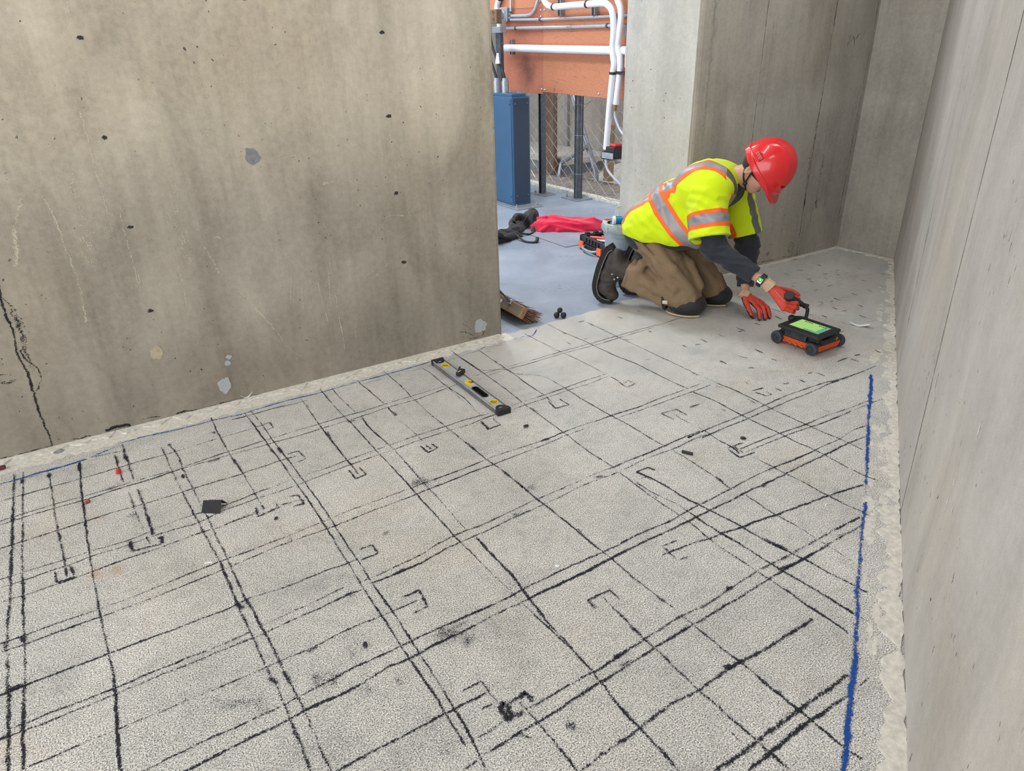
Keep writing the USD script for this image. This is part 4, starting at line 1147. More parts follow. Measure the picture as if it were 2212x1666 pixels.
part('ribbed_hose', tube(np.column_stack([np.full(70, 2.40), 3.668 + 0.004 * np.sin(zz * 9), zz]), 0.011 + 0.003 * (np.arange(70) % 2), 12), EMT, t)
part('connector', rod((2.40, 3.668, 1.74), (2.40, 3.668, 1.775), 0.016), STEEL, t)
for cc, y, z in ((c1, 3.14, 1.647), (c2, 3.577, 1.588), (c2, 2.132, 1.558), (c1, 2.0, 1.624)):
    part('strap', aim(lathe([(0.0145, -0.012), (0.0185, -0.012), (0.0185, 0.012), (0.0145, 0.012), (0.0145, -0.012)], 18), (0, 1, SLOPE), (2.40, y, z)), DARKSTEEL, cc)
part('coupling', rod((2.40, 2.70, 1.5678), (2.40, 2.63, 1.566), 0.018), STEEL, c2)
for k, (y, za, zb, lab) in enumerate(((2.81, 1.664, 2.3, 'left of the two upright strut channels behind the bent white pipe'), (2.31, 1.645, 2.3, 'right upright strut channel behind the bent white pipe'), (3.68, 1.350, 1.487, 'short strut channel behind the end of the fat white pipe'))):
    t = thing('strut_channel', lab, 'strut')
    m = slab(affinity.scale(affinity.rotate(ch, 180, origin=(0, 0)), 1.1 if k < 2 else .7, 1.3), za, zb)
    m.apply_translation((2.40 if k < 2 else 2.409, y, 0))
    part('channel', m, STEEL, t, smooth=False)

# the blue cabinet and what rises from it
t = thing('electrical_cabinet', 'tall narrow blue steel cabinet bolted to the painted floor', 'cabinet')
part('body', box2((1.866, 2.838, 0.012), (2.064, 3.34, 1.0), 0.004), BLUESTEEL, t)
part('side_panel', box2((1.884, 2.832, 0.03), (2.048, 2.838, 0.985), 0.002), surface('blue_paint_shaded', lin(38, 58, 80), 0.5, vary=0.05, scale=6), t)  # the cabinet's own blue with this side's shade put into the colour
part('front_panel', box2((1.860, 2.85, 0.03), (1.866, 3.33, 0.985), 0.002), BLUESTEEL, t)
part('top_plate', box2((1.885, 2.87, 1.0), (2.045, 3.32, 1.025), 0.003), BLUESTEEL, t)
part('base_plate', box2((1.80, 2.68, -0.004), (2.10, 3.38, 0.012), 0.003), STEEL, t)
for x, y, z in ((1.9, 2.831, .94), (2.03, 2.831, .94), (1.9, 2.831, .10), (2.03, 2.831, .10), (1.859, 2.87, .94), (1.859, 2.87, .10)):
    part('screw', aim(lathe([(0, 0), (.011, 0), (.009, .006), (0, .007)], 10), (0, -1, 0) if y < 2.84 else (-1, 0, 0), (x, y, z)), BLUESTEEL, t)
for x, y in ((1.835, 2.74), (2.06, 2.73)):
    part('anchor_bolt', lathe([(0, 0), (.014, 0), (.014, .012), (.007, .012), (.007, .03), (0, .03)], 8, (x, y, .012)), STEEL, t)
for k, (x, y) in enumerate(((1.93, 3.20), (1.955, 3.09))):
    b = thing('cable_bushing', ('grey cylindrical cable bushing on the blue cabinet, next to the wall', 'grey cylindrical cable bushing on the blue cabinet, nearer the fence')[k], 'bushing', (x, y, 1.025))
    part('sleeve', lathe([(0, 0), (.034, 0), (.034, .10), (.028, .11), (.028, .13), (0, .13)], 24), STEEL, b)
    part('cable', tube(curve([(0, 0, .12), (-0.01, 0.03, .2), (-0.02, 0.08 + .03 * k, .3), (-.03, .16 + .04 * k, .5), (-.03, .2, .9)], 0.04), 0.012, 12), BLACK, b)
t = thing('strut_post', 'grey square strut rising behind the blue cabinet beside the plywood', 'post')
part('channel', box2((2.16, 3.50, 0.0), (2.20, 3.585, 1.555), 0.003), DARKSTEEL, t)
part('bracket', box2((2.13, 3.44, 1.545), (2.20, 3.60, 1.60), 0.003), STEEL, t)
t = thing('wiring_device', 'small brown wiring box at the left end of the boards', 'electrical box')
part('box', hung(box2((2.25, 3.715, 1.617), (2.315, 3.83, 1.745), 0.004)), surface('brown_box', lin(116, 96, 78), 0.5), t)
for y, z in ((3.80, 1.72), (3.80, 1.66)):
    part('terminal', hung(box2((2.24, y - .042, z - .012), (2.252, y - .018, z + .012), .002)), BRASS, t)
t = thing('cable_tag', 'white plastic tag on the black cables above the blue cabinet', 'tag')
part('tag', trimesh.convex.convex_hull(np.array([(1.90, 3.10, 1.28), (1.90, 3.17, 1.28), (1.90, 3.115, 1.37), (1.90, 3.14, 1.37), (1.908, 3.10, 1.28), (1.908, 3.17, 1.28), (1.908, 3.115, 1.37), (1.908, 3.14, 1.37)])), FOAM, t)
t = thing('wall_shelf', 'small grey steel tray with a red-topped black box, at the far doorway edge', 'shelf')
part('tray', cat_(box2((2.08, 1.62, 0.545), (2.26, 1.775, 0.551)), box2((2.08, 1.769, 0.545), (2.26, 1.775, 0.605)), box2((2.08, 1.62, .545), (2.086, 1.775, .60)), box2((2.254, 1.62, .545), (2.26, 1.775, .605))), STEEL, t)
part('bracket', box2((2.15, 1.45, .53), (2.2, 1.65, .545)), STEEL, t)
t = thing('black_case', 'black box with a red top lying in the steel wall tray', 'box')
part('body', box2((2.10, 1.63, 0.552), (2.24, 1.74, 0.645), 0.004), BLACK, t)
part('lid', box2((2.12, 1.64, 0.645), (2.22, 1.72, 0.665), 0.004), REDP, t)
t = thing('angle_plate', 'small white slotted metal plate on the end face of the doorway wall', 'plate')
part('plate', box2((2.30, 1.66, 1.24), (2.31, 1.78, 1.40), 0.002), EMT, t)


# ---------------------------------------------------------------- things on the floors
def roundbox2(a, b, r, h=0.5):
    """A box between two corners with round edges."""
    a, b = np.minimum(a, b), np.maximum(a, b)
    pts = []
    for c in np.array(np.meshgrid(*[(a[k] + r, b[k] - r) for k in range(3)])).reshape(3, -1).T:
        pts.append(trimesh.creation.icosphere(1, r).vertices + c)
    return trimesh.convex.convex_hull(np.vstack(pts))


def ring_(r0, r1, z0, z1, n=28, sy=1.0):
    m = lathe([(r0, z0), (r1, z0), (r1, z1), (r0, z1), (r0, z0)], n)
    m.apply_scale([1, sy, 1])
    return m


# spirit level, lying on its side
YELLOW = surface('yellow_plastic', lin(238, 202, 40), 0.4)
ALU = surface('level_aluminium', lin(186, 188, 194), 0.45, 0.25, vary=0.12, scale=18)
RAIL = surface('level_rail', lin(112, 114, 122), 0.4, 0.4, vary=0.25, scale=25)
VIAL = surface('vial_fluid', lin(128, 120, 78), 0.15, coat=0.5)
lv = thing('spirit_level', 'long grey spirit level with yellow vial rings lying on its side among the black lines', 'level', (-0.477, -0.476, 0.0), -0.6)
web = Polygon([(-.024, -.315), (.024, -.315), (.024, .315), (-.024, .315)])
slot = LineString([(0, -.068), (0, -.158)]).buffer(.0165)
cuts = unary_union([slot, Point(0, .234).buffer(.019), Point(0, -.236).buffer(.019), Point(.012, .0).buffer(.022)])
part('web', slab(web.difference(cuts), 0.006, 0.0205), ALU, lv, smooth=False)
for sx in (-1, 1):
    part('rail', box2((sx * .0245, -.315, 0.001), (sx * .031, .315, 0.0255), 0.0015), RAIL, lv)
    part('rail_lip', box2((sx * .0275, -.315, 0.0225), (sx * .0312, .315, 0.0265), 0.001), ALU, lv)
for sy in (-1, 1):
    e = part('end_cap', roundbox2((-.0325, sy * .303, 0.0), (.0325, sy * .328, 0.027), 0.003), BLACK, lv)
    m = lathe([(.010, .020), (.012, .0245), (.0225, .0245), (.024, .020), (.010, .020)], 28)
    m.apply_translation((0, sy * .298, 0))
    part('cap_ring', m, BLACK, lv)
part('handle_liner', cat_(slab(slot.difference(LineString([(0, -.068), (0, -.158)]).buffer(.0125)), 0.002, 0.0225), slab(slot, 0.001, 0.004)), BLACK, lv, smooth=False)
for y in (.234, -.236):
    m = ring_(.0155, .0205, 0.015, 0.0245)
    m.apply_translation((0, y, 0))
    r = part('vial_ring', m, YELLOW, lv)
    part('vial', cat_(lathe([(0, .010), (.0158, .010), (.0158, .018), (0, .0195)], 24, (0, y, 0)), rod((-.012, y, .019), (.012, y, .019), .0045)), VIAL, r)
m = slab(Point(.010, 0).buffer(.0245).intersection(sbox(-.03, -.03, .024, .03)).difference(sbox(.004, -.014, .03, .010)), 0.004, 0.0225)
c = part('vial_ring', m, YELLOW, lv, smooth=False)
part('vial', cat_(rod((.012, -.016, .017), (.012, .013, .017), .005), box2((.004, -.014, .006), (.024, .010, .010))), VIAL, c)
part('bubble_marks', box2((.006, -.003, .0215), (.020, -.001, .0228)), YELLOW, c)
ck = thing('knife_clip', 'small black clip-on tool with a blue flap and yellow stripe resting on the level', 'tool', (-0.465, -0.383, 0.0267), 28)
part('body', roundbox2((-.026, -.011, 0.0), (.026, .011, .020), 0.004), BLACK, ck)
part('flap', trimesh.convex.convex_hull(np.array([(0.004, .012, 0.0), (.032, .020, 0.0), (.004, .017, .0), (.030, .027, 0.0), (.004, .012, .022), (.030, .019, .026), (.006, .017, .022), (.028, .026, .024)])), surface('dark_blue_plastic', lin(24, 44, 84), 0.4), ck)
part('stripe', box2((-.022, -.004, .0195), (-.002, .001, .0215), .0005), YELLOW, ck)

# push broom leaning in the doorway
WOOD = surface('worn_wood', lin(150, 118, 84), 0.6, bump=0.0006, scale=16, vary=0.3, stretch=(1, .12, 1), detail=6)
WOODDARK = surface('grey_worn_wood', lin(120, 106, 90), 0.65, vary=0.25, scale=16, stretch=(1, .12, 1))
BRISTLE = surface('broom_bristle', lin(120, 88, 72), 0.75, vary=0.3, scale=30)
br = thing('push_broom', 'push broom with a worn wooden head and brown bristles behind the left doorway edge', 'broom')
R_ = np.array([0.172, 0.046, 0.066])                                 # the head's near right end, its middle
ax_ = np.array([-0.02, 0.998, 0.03])
ax_ /= np.linalg.norm(ax_)
dn = np.array([0.80, -0.04, -0.60])                                 # where the bristles point
dn -= ax_ * np.dot(ax_, dn)
dn /= np.linalg.norm(dn)
wd_ = np.cross(ax_, dn)
Mb = np.eye(4)
Mb[:3, 0], Mb[:3, 1], Mb[:3, 2], Mb[:3, 3] = wd_, ax_, -dn, R_


def place(m, M):
    m = m.copy()
    m.apply_transform(M)
    return m


blk = roundbox2((-.034, 0.0, -.012), (.034, .46, .022), 0.005)
part('head', place(blk, Mb), WOOD, br)
part('worn_face', place(box2((-.026, .012, .0215), (.026, .44, .0232), .001), Mb), WOODDARK, br)
tufts = []
r2 = np.random.default_rng(9)
for i in range(6):
    for j in range(46):
        x0, y0 = -.027 + .0108 * i, .008 + .0098 * j
        for q in range(3):
            a = np.array([x0 + r2.normal(0, .002), y0 + r2.normal(0, .002), -.010])
            sp = np.array([(x0 / .03) * .018 + r2.normal(0, .006), (-.020 if j < 3 else 0) + r2.normal(0, .006), -.105 + r2.normal(0, .006)])
            tufts.append(tube([a, a + sp * .5 + [0, 0, -.002], a + sp], [.0015, .0015, .0008], 4, cap=False))
for k in range(12):
    part('bristle_tuft', place(cat_(*tufts[k::12]), Mb), BRISTLE, br, smooth=False, kind='stuff')
part('brace_clip', place(roundbox2((-.038, .118, .018), (-.008, .140, .030), .004), Mb), EMT, br)
pA = (Mb @ [-.022, .130, .028, 1])[:3]
part('brace_rod', tube([pA, pA + (np.array([0.03, .62, .40]) - pA) * .9], .0055, 10), DARKSTEEL, br)
part('handle', tube([(Mb @ [0, .23, .02, 1])[:3], np.array([-.02, .86, .62])], .0125, 14), WOOD, br)
part('label', place(box2((-.012, .205, .0230), (.006, .228, .0240)), Mb), WHITEPAINT, br)

# black rubber knob by the broom
t = thing('rubber_feet', 'three small black rubber feet stuck together on the painted floor by the broom', 'rubber feet', (0.405, 0.030, -0.004))
for k, (x, y, z, s) in enumerate(((-.013, .013, .0165, 1.25), (.017, -.012, .0165, 1.25), (.004, .006, .044, 1.15))):
    m = trimesh.creation.icosphere(3, .0135 * s)
    m.apply_scale([1, .9, 1.08])
    m.vertices[:, 2] = np.maximum(m.vertices[:, 2], -.0165)
    m.apply_translation((x, y, z))
    part('foot', m, BLACK, t, smooth=True)

# red jacket
def red_jacket(q):
    L = .54
    s = q[:, 0] / L                                                  # 0 at the left end, 1 at the right
    mid = np.stack([q[:, 0], .015 * np.sin(s * 5), .0 * s], 1)
    w = .115 * np.interp(s, [-.1, 0, .12, .5, .85, 1.0, 1.1], [.3, .75, 1.0, 1.05, .85, .45, .2])
    hgt = .100 * np.interp(s, [-.1, 0, .15, .35, .6, .85, 1.0, 1.1], [.4, .9, 1.0, .98, .92, .78, .40, .2])
    y = q[:, 1] - .02 * np.sin(s * 4 + .6)
    k0 = np.sqrt((y / w) ** 2 + (q[:, 2] / hgt) ** 2 + np.maximum(0, np.abs(s - .5) - .5) ** 2 * 30)
    d = (k0 - 1) * np.minimum(w, hgt) * .8
    v = q[:, 1] * .55 + q[:, 2] * 1.1 + q[:, 0] * .28
    d -= .022 * ridges(np.stack([q[:, 0] * .9, v, v * 0], 1), (4.0, 17, 1), 3) - .010
    d -= .010 * ridges(q, (10, 17, 22), 8)
    roll = capsule(q, (.16, -.105, .018), (.56, -.055, .010), .024, .012)
    d = smin(d, roll, .010)
    roll = capsule(q, (.02, -.05, .062), (.40, -.075, .028), .020, .010)
    d = smin(d, roll, .008)
    d = smin(d, capsule(q, (-.01, .05, .085), (.06, .0, .11), .016, .012), .012)
    d = smin(d, capsule(q, (.02, -.10, .02), (.08, -.085, .055), .020, .014), .010)
    return np.maximum(d, -q[:, 2])


m = iso(red_jacket, (-.08, -.2, -.02), (.66, .2, .15), .006)
RED = surface('red_fleece', lin(218, 16, 66), 0.85, sheen=0.35, vary=0.08, scale=30, bump=0.001)
t = thing('red_jacket', 'crumpled bright red fleece jacket lying on the painted floor', 'jacket', (1.53, 1.90, -0.004), math.degrees(math.atan2(-.30, .48)))
part('cloth', smoothed(m, 6), RED, t, smooth=True)

# black harness with straps, left of the jacket
def harness(q):
    d = blend(q, [((0, 0, .02), (.20, .02, .03), .030, .040), ((.20, .02, .03), (.42, .10, .03), .040, .034), ((.42, .10, .03), (.66, .17, .05), .038, .062), ((.30, .12, .05), (.34, .10, .12), .022, .02), ((.34, .10, .12), (.42, .08, .09), .02, .026), ((.42, .08, .09), (.46, .10, .02), .024, .03), ((.16, .03, .06), (.27, .10, .085), .016, .018), ((-.12, .02, .03), (.05, .0, .03), .05, .04), ((-.12, -.03, .02), (.10, -.06, .015), .035, .03)], .018)
    d -= .020 * ridges(q, (12, 20, 20), 5) - .008
    return np.maximum(d, -q[:, 2])


m = iso(harness, (-.22, -.16, -.02), (.76, .30, .19), .006)
NYLON = surface('black_nylon', lin(38, 39, 44), 0.7, vary=0.3, scale=24, sheen=0.1)
t = thing('black_vest_bag', 'heap of black nylon gear with loose straps left of the red jacket', 'bag', (1.10, 1.80, -0.004), 22)
part('fabric', smoothed(m, 5), NYLON, t, smooth=True)
for pts in ([(.10, -.02, .05), (.06, -.10, .035), (.02, -.20, .01), (.02, -.27, .008), (.05, -.30, .012), (.085, -.285, .03)], [(.18, -.06, .02), (.24, -.10, .008), (.31, -.09, .012), (.36, -.06, .035)], [(.13, .02, .075), (.09, -.03, .05), (.12, -.07, .03)]):
    c = curve(pts, .015)
    part('strap', tube(c, .0085 + .006 * (np.arange(len(c)) > len(c) - 4), 8), NYLON, t)
for k, (c, sx, sy, rz, tz) in enumerate((((.30, .06, .075), .13, .09, .5, .5), ((.52, .12, .085), .20, .12, .35, -.25), ((.10, -.02, .055), .22, .12, -.2, .3), ((.40, .06, .10), .07, .10, 1.2, -.7), ((-.08, -.03, .06), .20, .13, .1, -.2))):
    u_, v_ = np.meshgrid(np.linspace(-1, 1, 12), np.linspace(-1, 1, 9), indexing='ij')
    z = .012 * np.sin(u_ * 2.2 + k) + .010 * np.cos(v_ * 2.6 + u_ * 1.5 + k) - .02 * v_ ** 2
    p3 = np.stack([u_ * sx / 2 * (1 + .08 * np.sin(5 * v_ + k)), v_ * sy / 2 * (1 + .10 * np.sin(4 * u_)), z], -1).reshape(-1, 3)
    idx = np.arange(108).reshape(12, 9)
    f = np.vstack([np.stack([idx[:-1, :-1], idx[1:, :-1], idx[1:, 1:]], -1).reshape(-1, 3), np.stack([idx[:-1, :-1], idx[1:, 1:], idx[:-1, 1:]], -1).reshape(-1, 3)])
    top = trimesh.Trimesh(p3, f, process=False)
    low = trimesh.Trimesh(p3 - [0, 0, .005], f[:, ::-1], process=False)
    m = cat_(top, low)
    m.apply_transform(trimesh.transformations.euler_matrix(tz, .25 * (-1) ** k, rz))
    m.apply_translation(c)
    m.vertices[:, 2] = np.maximum(m.vertices[:, 2], .002)
    part('flap', m, NYLON, t, smooth=True)
m = trimesh.creation.icosphere(3, .03)
m.apply_scale([1, .5, .8])
t = thing('rubber_disc', 'small round black rubber disc beside the left doorway edge', 'disc', (1.02, 2.15, .022))
part('disc', m, BLACK, t, smooth=True)

# floor hatch
h_ = part('hatch_plate', box2((1.366, 1.288, -.006), (1.90, 1.86, -.0005), .001), PAINT, floor, label='thin flush steel hatch painted like the floor')
for x, y in ((1.385, 1.44), (1.385, 1.305), (1.51, 1.31), (1.56, 1.46)):
    part('hatch_screw', lathe([(0, 0), (.006, 0), (.006, .001), (0, .002)], 10, (x, y, -.0005)), STEEL, floor)
part('hatch_gap', cat_(box2((1.362, 1.284, -.004), (1.366, 1.86, -.0025)), box2((1.362, 1.284, -.004), (1.90, 1.288, -.0025))), BLACK, floor)

# bucket with lid
PAIL = surface('grey_pail', lin(150, 165, 176), 0.4, vary=0.12, scale=12)
LID = surface('dirty_lid', lin(158, 172, 172), 0.5, vary=0.25, scale=22)
LIDTOP = surface('dusty_lid_top', lin(134, 136, 112), 0.75, vary=0.3, scale=35)
BX, BY = 1.142, 0.345
t = thing('bucket', 'grey plastic bucket with a dusty lid, behind the kneeling person', 'bucket', (BX, BY, -0.004))
BUP = .03
BK = lambda m: (m.apply_scale([1, 1, 1.08]), m)[1]
part('pail', BK(lathe([(0, -.0), (.112, 0), (.116, .004), (.130, .30), (.136, .302), (.136, .322), (.1315, .324), (.1315, .34), (0, .34)], 56)), PAIL, t)
part('label_band', BK(lathe([(.1148, .06), (.1162, .06), (.1275, .225), (.1262, .225), (.1148, .06)], 56)), surface('blue_label', lin(38, 58, 150), 0.4), t)
part('rib', BK(lathe([(.131, .298), (.139, .298), (.140, .306), (.132, .306), (.131, .298)], 56)), LID, t)
ld = part('lid', BK(lathe([(.138, .322), (.147, .322), (.150, .332), (.150, .352), (.146, .366), (.138, .372), (.130, .368), (.124, .352), (0, .352)], 64)), LID, t)
part('lid_top', BK(cat_(lathe([(0, .352), (.1225, .352), (.1225, .3535), (0, .3535)], 48), *[lathe([(r, .3535), (r + .005, .3535), (r + .004, .357), (r + .001, .357), (r, .3535)], 48) for r in (.035, .055, .075, .095, .112)])), LIDTOP, ld)
for a in np.linspace(0.2, 6.1, 9):
    part('lid_tab', BK(place(box((.150, 0, .338), (.006, .020, .030), bev=.002), trimesh.transformations.rotation_matrix(a, [0, 0, 1]))), PAIL, ld)
part('wire_handle', BK(tube(curve([(-.13 * math.cos(a) - .012, .13 * math.sin(a) * .35 - .07, .31 - .20 * math.sin(a) ** .8) for a in np.linspace(0.15, 2.9, 14)], .02), .0028, 7)), WHITEPAINT, t)

c_ = thing('sealant_cartridge', 'blue and white sealant cartridge lying on the bucket lid', 'cartridge', (BX - .125, BY - .03, .402 - .004 + .0255), -32)
CYAN = surface('cyan_label', lin(0, 118, 168), 0.35)
part('tube', rod((.010, 0, 0), (.225, 0, 0), .0252, n=28), CYAN, c_)
part('end_ring', rod((-.004, 0, 0), (.012, 0, 0), .0262, n=28), FOAM, c_)
part('nozzle', tube([(.225, 0, 0), (.235, 0, 0), (.238, 0, 0), (.30, 0, 0)], [.012, .012, .008, .003], 14), FOAM, c_)
for a0, a1, x0, x1 in ((1.9, 2.05, .05, .20), (2.25, 2.32, .02, .22), (3.0, 3.3, .060, .064)):
    aa = np.linspace(a0, a1, 6)
    ring = np.array([(x, .0256 * math.cos(a), .0256 * math.sin(a)) for x in (x0, x1) for a in aa])
    f = [(i, i + 1, 6 + i + 1) for i in range(5)] + [(i, 6 + i + 1, 6 + i) for i in range(5)]
    part('print', trimesh.Trimesh(ring, f + [x[::-1] for x in f], process=False), FOAM, c_, smooth=False)
t = thing('putty_comb', 'white notched plastic comb standing behind the sealant cartridge', 'comb', (BX - .005, BY + .085, .379), 10)
cmb = sbox(-.022, 0, .022, .10)
for k in range(3):
    cmb = cmb.difference(sbox(-.014 + k * .011, .035, -.009 + k * .011, .085))
m = slab(cmb, 0, .003)
m.apply_transform(trimesh.transformations.rotation_matrix(PI / 2, [1, 0, 0]))
m.apply_transform(trimesh.transformations.rotation_matrix(.12, [1, 0, 0]))
part('comb', m, FOAM, t, smooth=False)
t = thing('small_box', 'little red and white carton at the rear edge of the bucket lid', 'box', (BX - .095, BY + .07, .3855), 20)
part('carton', box2((-.020, -.015, -.006), (.020, .015, .018), .002), FOAM, t)
part('flap', box2((-.018, -.012, .018), (.018, .012, .024), .002), REDP, t)
part('front', box2((-.016, -.016, -.003), (.018, -.0148, .014)), BLACK, t)

# tool case
t = thing('tool_case', 'black plastic tool case with orange latches and red tools under its lid', 'case', (1.405, 1.02, -0.004), -98)
ORANGE = surface('orange_latch', lin(240, 104, 58), 0.45)
CLEAR = surface('smoked_clear_plastic', lin(150, 160, 172), 0.25)
W_, D_ = .40, .42                                                   # x along the front, y away from it
part('base', roundbox2((-.19, 0, 0), (.24, D_, .055), .010), BLACK, t)
part('lid', cat_(roundbox2((-.19, 0.004, .055), (.24, .035, .108), .008), roundbox2((-.19, D_ - .03, .055), (.24, D_, .108), .008), roundbox2((-.19, 0.004, .055), (-.145, D_, .108), .008), roundbox2((.20, .004, .055), (.24, D_, .108), .008), box2((-.17, .02, .055), (.22, D_ - .02, .070))), BLACK, t)
for k, x in enumerate((-.145, .12)):
    part('latch', roundbox2((x - .030, -.012, .012), (x + .030, .004, .066), .004), ORANGE, t)
part('carry_handle', tube(curve([(-.105, -.004, .035), (-.075, -.03, .030), (-.01, -.035, .028), (.06, -.03, .030), (.085, -.004, .035)], .015), .009, 10), CLEAR, t)
for k in range(5):
    part('rib', roundbox2((-.10 + k * .045, -.006, .070), (-.075 + k * .045, .006, .100), .003), BLACK, t)
    part('hinge_knuckle', roundbox2((-.196, .05 + .075 * k, .085), (-.165, .085 + .075 * k, .118), .004), BLACK, t)
SALMON = surface('salmon_red_grip', lin(214, 82, 78), 0.5)
for k, (x0, y0, x1, y1, w) in enumerate(((-.12, .06, .10, .20, .040), (-.10, .15, .12, .32, .030), (-.02, .06, .18, .16, .026))):
    d = np.array([x1 - x0, y1 - y0, 0])
    part('tool', tube(curve([(x0, y0, .088), (x0 + d[0] * .3, y0 + d[1] * .3, .092), (x0 + d[0] * .7, y0 + d[1] * .7, .088), (x1, y1, .086)], .02), w / 2.6, 10), SALMON if k != 2 else EMT, t)

# scanner cart
BODY = surface('scanner_body', lin(34, 35, 40), 0.55, vary=0.15, scale=40)
SIDE = surface('scanner_panel', lin(46, 52, 58), 0.5, vary=0.1, scale=40)
TRAY = surface('scanner_orange', lin(214, 84, 30), 0.55, bump=0.0006, scale=60, vary=0.14)
TYRE = surface('scanner_tyre', lin(62, 64, 72), 0.7, vary=0.12, scale=50)
cart = thing('scanner_cart', 'small black and orange floor scanner on four wheels with a lit green screen', 'scanner', (1.188, -1.036, 0.0), 0.0)


def bevel_plan(x0, y0, x1, y1, r):
    return sbox(x0 + r, y0 + r, x1 - r, y1 - r).buffer(r, 8)


part('tray', cat_(slab(bevel_plan(-.083, -.122, .100, .118, .02), .016, .030), slab(bevel_plan(-.087, -.126, .104, .122, .022), .030, .046)), TRAY, cart, smooth=30)
for k in range(5):
    part('tray_tooth', box((-.087, -.07 + .035 * k, .021), (.006, .018, .012), bev=.002), TRAY, cart)
part('chassis', cat_(slab(bevel_plan(-.085, -.125, .103, .121, .022), .046, .058), slab(bevel_plan(-.078, -.118, .096, .114, .02), .058, .080), slab(bevel_plan(-.070, -.095, .085, .100, .02), .080, .098)), BODY, cart, smooth=30)
pn = part('side_panel', place(roundbox2((-.010, -.062, -.018), (.004, .062, .018), .003), trimesh.transformations.translation_matrix((-.084, .004, .070)) @ trimesh.transformations.rotation_matrix(.22, [0, 1, 0])), SIDE, cart)
for y in (-.034, .040):
    m = aim(lathe([(0, 0), (.010, 0), (.010, .002), (.007, .003), (0, .0025)], 20), (-1, 0, .2), (-.0945, y + .004, .072))
    part('knob', m, BODY, pn)
part('bumper', roundbox2((-.06, -.132, .048), (.085, -.112, .078), .006), BODY, cart)
dm = slab(Polygon([(-.011, 0), (0, -.011), (.011, 0), (0, .011)]), 0, .001)
dm.apply_transform(trimesh.transformations.rotation_matrix(PI / 2, [1, 0, 0]))
dm.apply_translation((.045, -.132, .066))
part('emblem', dm, TRAY, cart, smooth=False)
for x, y in ((-.098, .106), (-.098, -.100), (.112, -.102), (.112, .106)):
    s = -1 if x < 0 else 1
    w = part('wheel', aim(lathe([(.006, -.012), (.025, -.012), (.0315, -.009), (.0325, 0), (.0315, .009), (.025, .012), (.006, .012)], 40), (s, 0, 0), (x, y, .0325)), TYRE, cart)
    part('hub', aim(lathe([(0, 0), (.022, 0), (.022, .002), (.0165, .003), (.0155, .001), (.010, .001), (.009, .004), (0, .005)], 32), (s, 0, 0), (x + s * .0115, y, .0325)), SIDE, w)
    part('axle', rod((x, y, .0325), (x - s * .03, y, .0325), .008), BODY, cart)
tilt = trimesh.transformations.translation_matrix((-.044, -.030, .106)) @ trimesh.transformations.rotation_matrix(-.05, [0, 1, 0])
sc_ = part('tablet', place(cat_(roundbox2((-.088, -.118, -.004), (.088, .118, .012), .005)), tilt), BODY, cart)
part('bezel', place(box2((-.080, -.110, .0118), (.080, .110, .0130), .0005), tilt), BLACK, sc_)


def glow(name, color, power):
    g = Net()
    e = g.add('emission', {'color': color, 'strength': power})
    return g.done(name, e + '.emission')


part('screen', place(box2((-.052, -.088, .0129), (.050, .078, .0136)), tilt), glow('screen_green', lin(176, 226, 130), 0.85), sc_, label='lit pale green screen')
part('screen_bar', place(cat_(box2((-.052, -.088, .0135), (.050, -.062, .0139)), box2((-.052, -.062, .0135), (-.036, .0, .0139))), tilt), glow('screen_teal', lin(118, 186, 150), 0.8), sc_)
marks = [box2((.034, .052 - .012 * k, .0138), (.044, .045 - .012 * k, .0141)) for k in range(4)] + [box2((.032, -.030 - .011 * k, .0138), (.040, -.037 - .011 * k, .0141)) for k in range(4)]
for mk in marks:
    part('screen_text', place(mk, tilt), BLACK, sc_)
# its handle, held in the right hand
KN, YK = np.array([1.1265, -0.9385, 0.2463]) - [1.188, -1.036, 0], np.array([1.250, -0.951, 0.168]) - [1.188, -1.036, 0]
hd = part('handle', tube([YK, YK + (KN - YK) * .15, YK + (KN - YK) * .2, KN - (KN - YK) * .16, KN - (KN - YK) * .15, KN], [.009, .010, .0135, .0135, .018, .019], 20), BODY, cart)
kd = (KN - YK) / np.linalg.norm(KN - YK)
kd2 = np.array([-.66, -.42, .62])
part('handle_knob', aim(lathe([(0, -.022), (.020, -.022), (.0245, -.018), (.0245, .006), (.022, .010), (0, .011)], 36), kd2, KN), BODY, hd)
part('yoke', cat_(tube(curve([YK, YK + [.008, -.012, -.012], YK + [.006, -.014, -.05], (.040, .055, .100)], .01), .009, 12), tube([YK + [.012, 0, .012], YK + [.004, 0, -.012]], .014, 12)), BODY, cart)
m = trimesh.creation.icosphere(3, .0185)
m.apply_translation((-.012, .098, .116))
part('pivot_ball', cat_(m, tube([(-.012, .098, .116), (.02, .09, .115), (.045, .07, .112)], .0095, 12), tube([(-.012, .098, .116), (-.005, .085, .09)], .009, 10)), BODY, cart)

# scraps and crumbs
PAPER = surface('white_paper', lin(236, 238, 240), 0.8)


def flat(name, label, cat, at, outline, h, mat, rz=0.0, group=None, lift=0.0006, curl=0.0):
    m = slab(Polygon(outline), 0, h)
    m = m.subdivide().subdivide()
    if curl:
        m.vertices[:, 2] += curl * np.abs(m.vertices[:, 0]) ** 1.5
    m.apply_translation((0, 0, lift))
    t = thing(name, label, cat, at, rz, group)
    part('piece', m, mat, t, smooth=False)
    return t


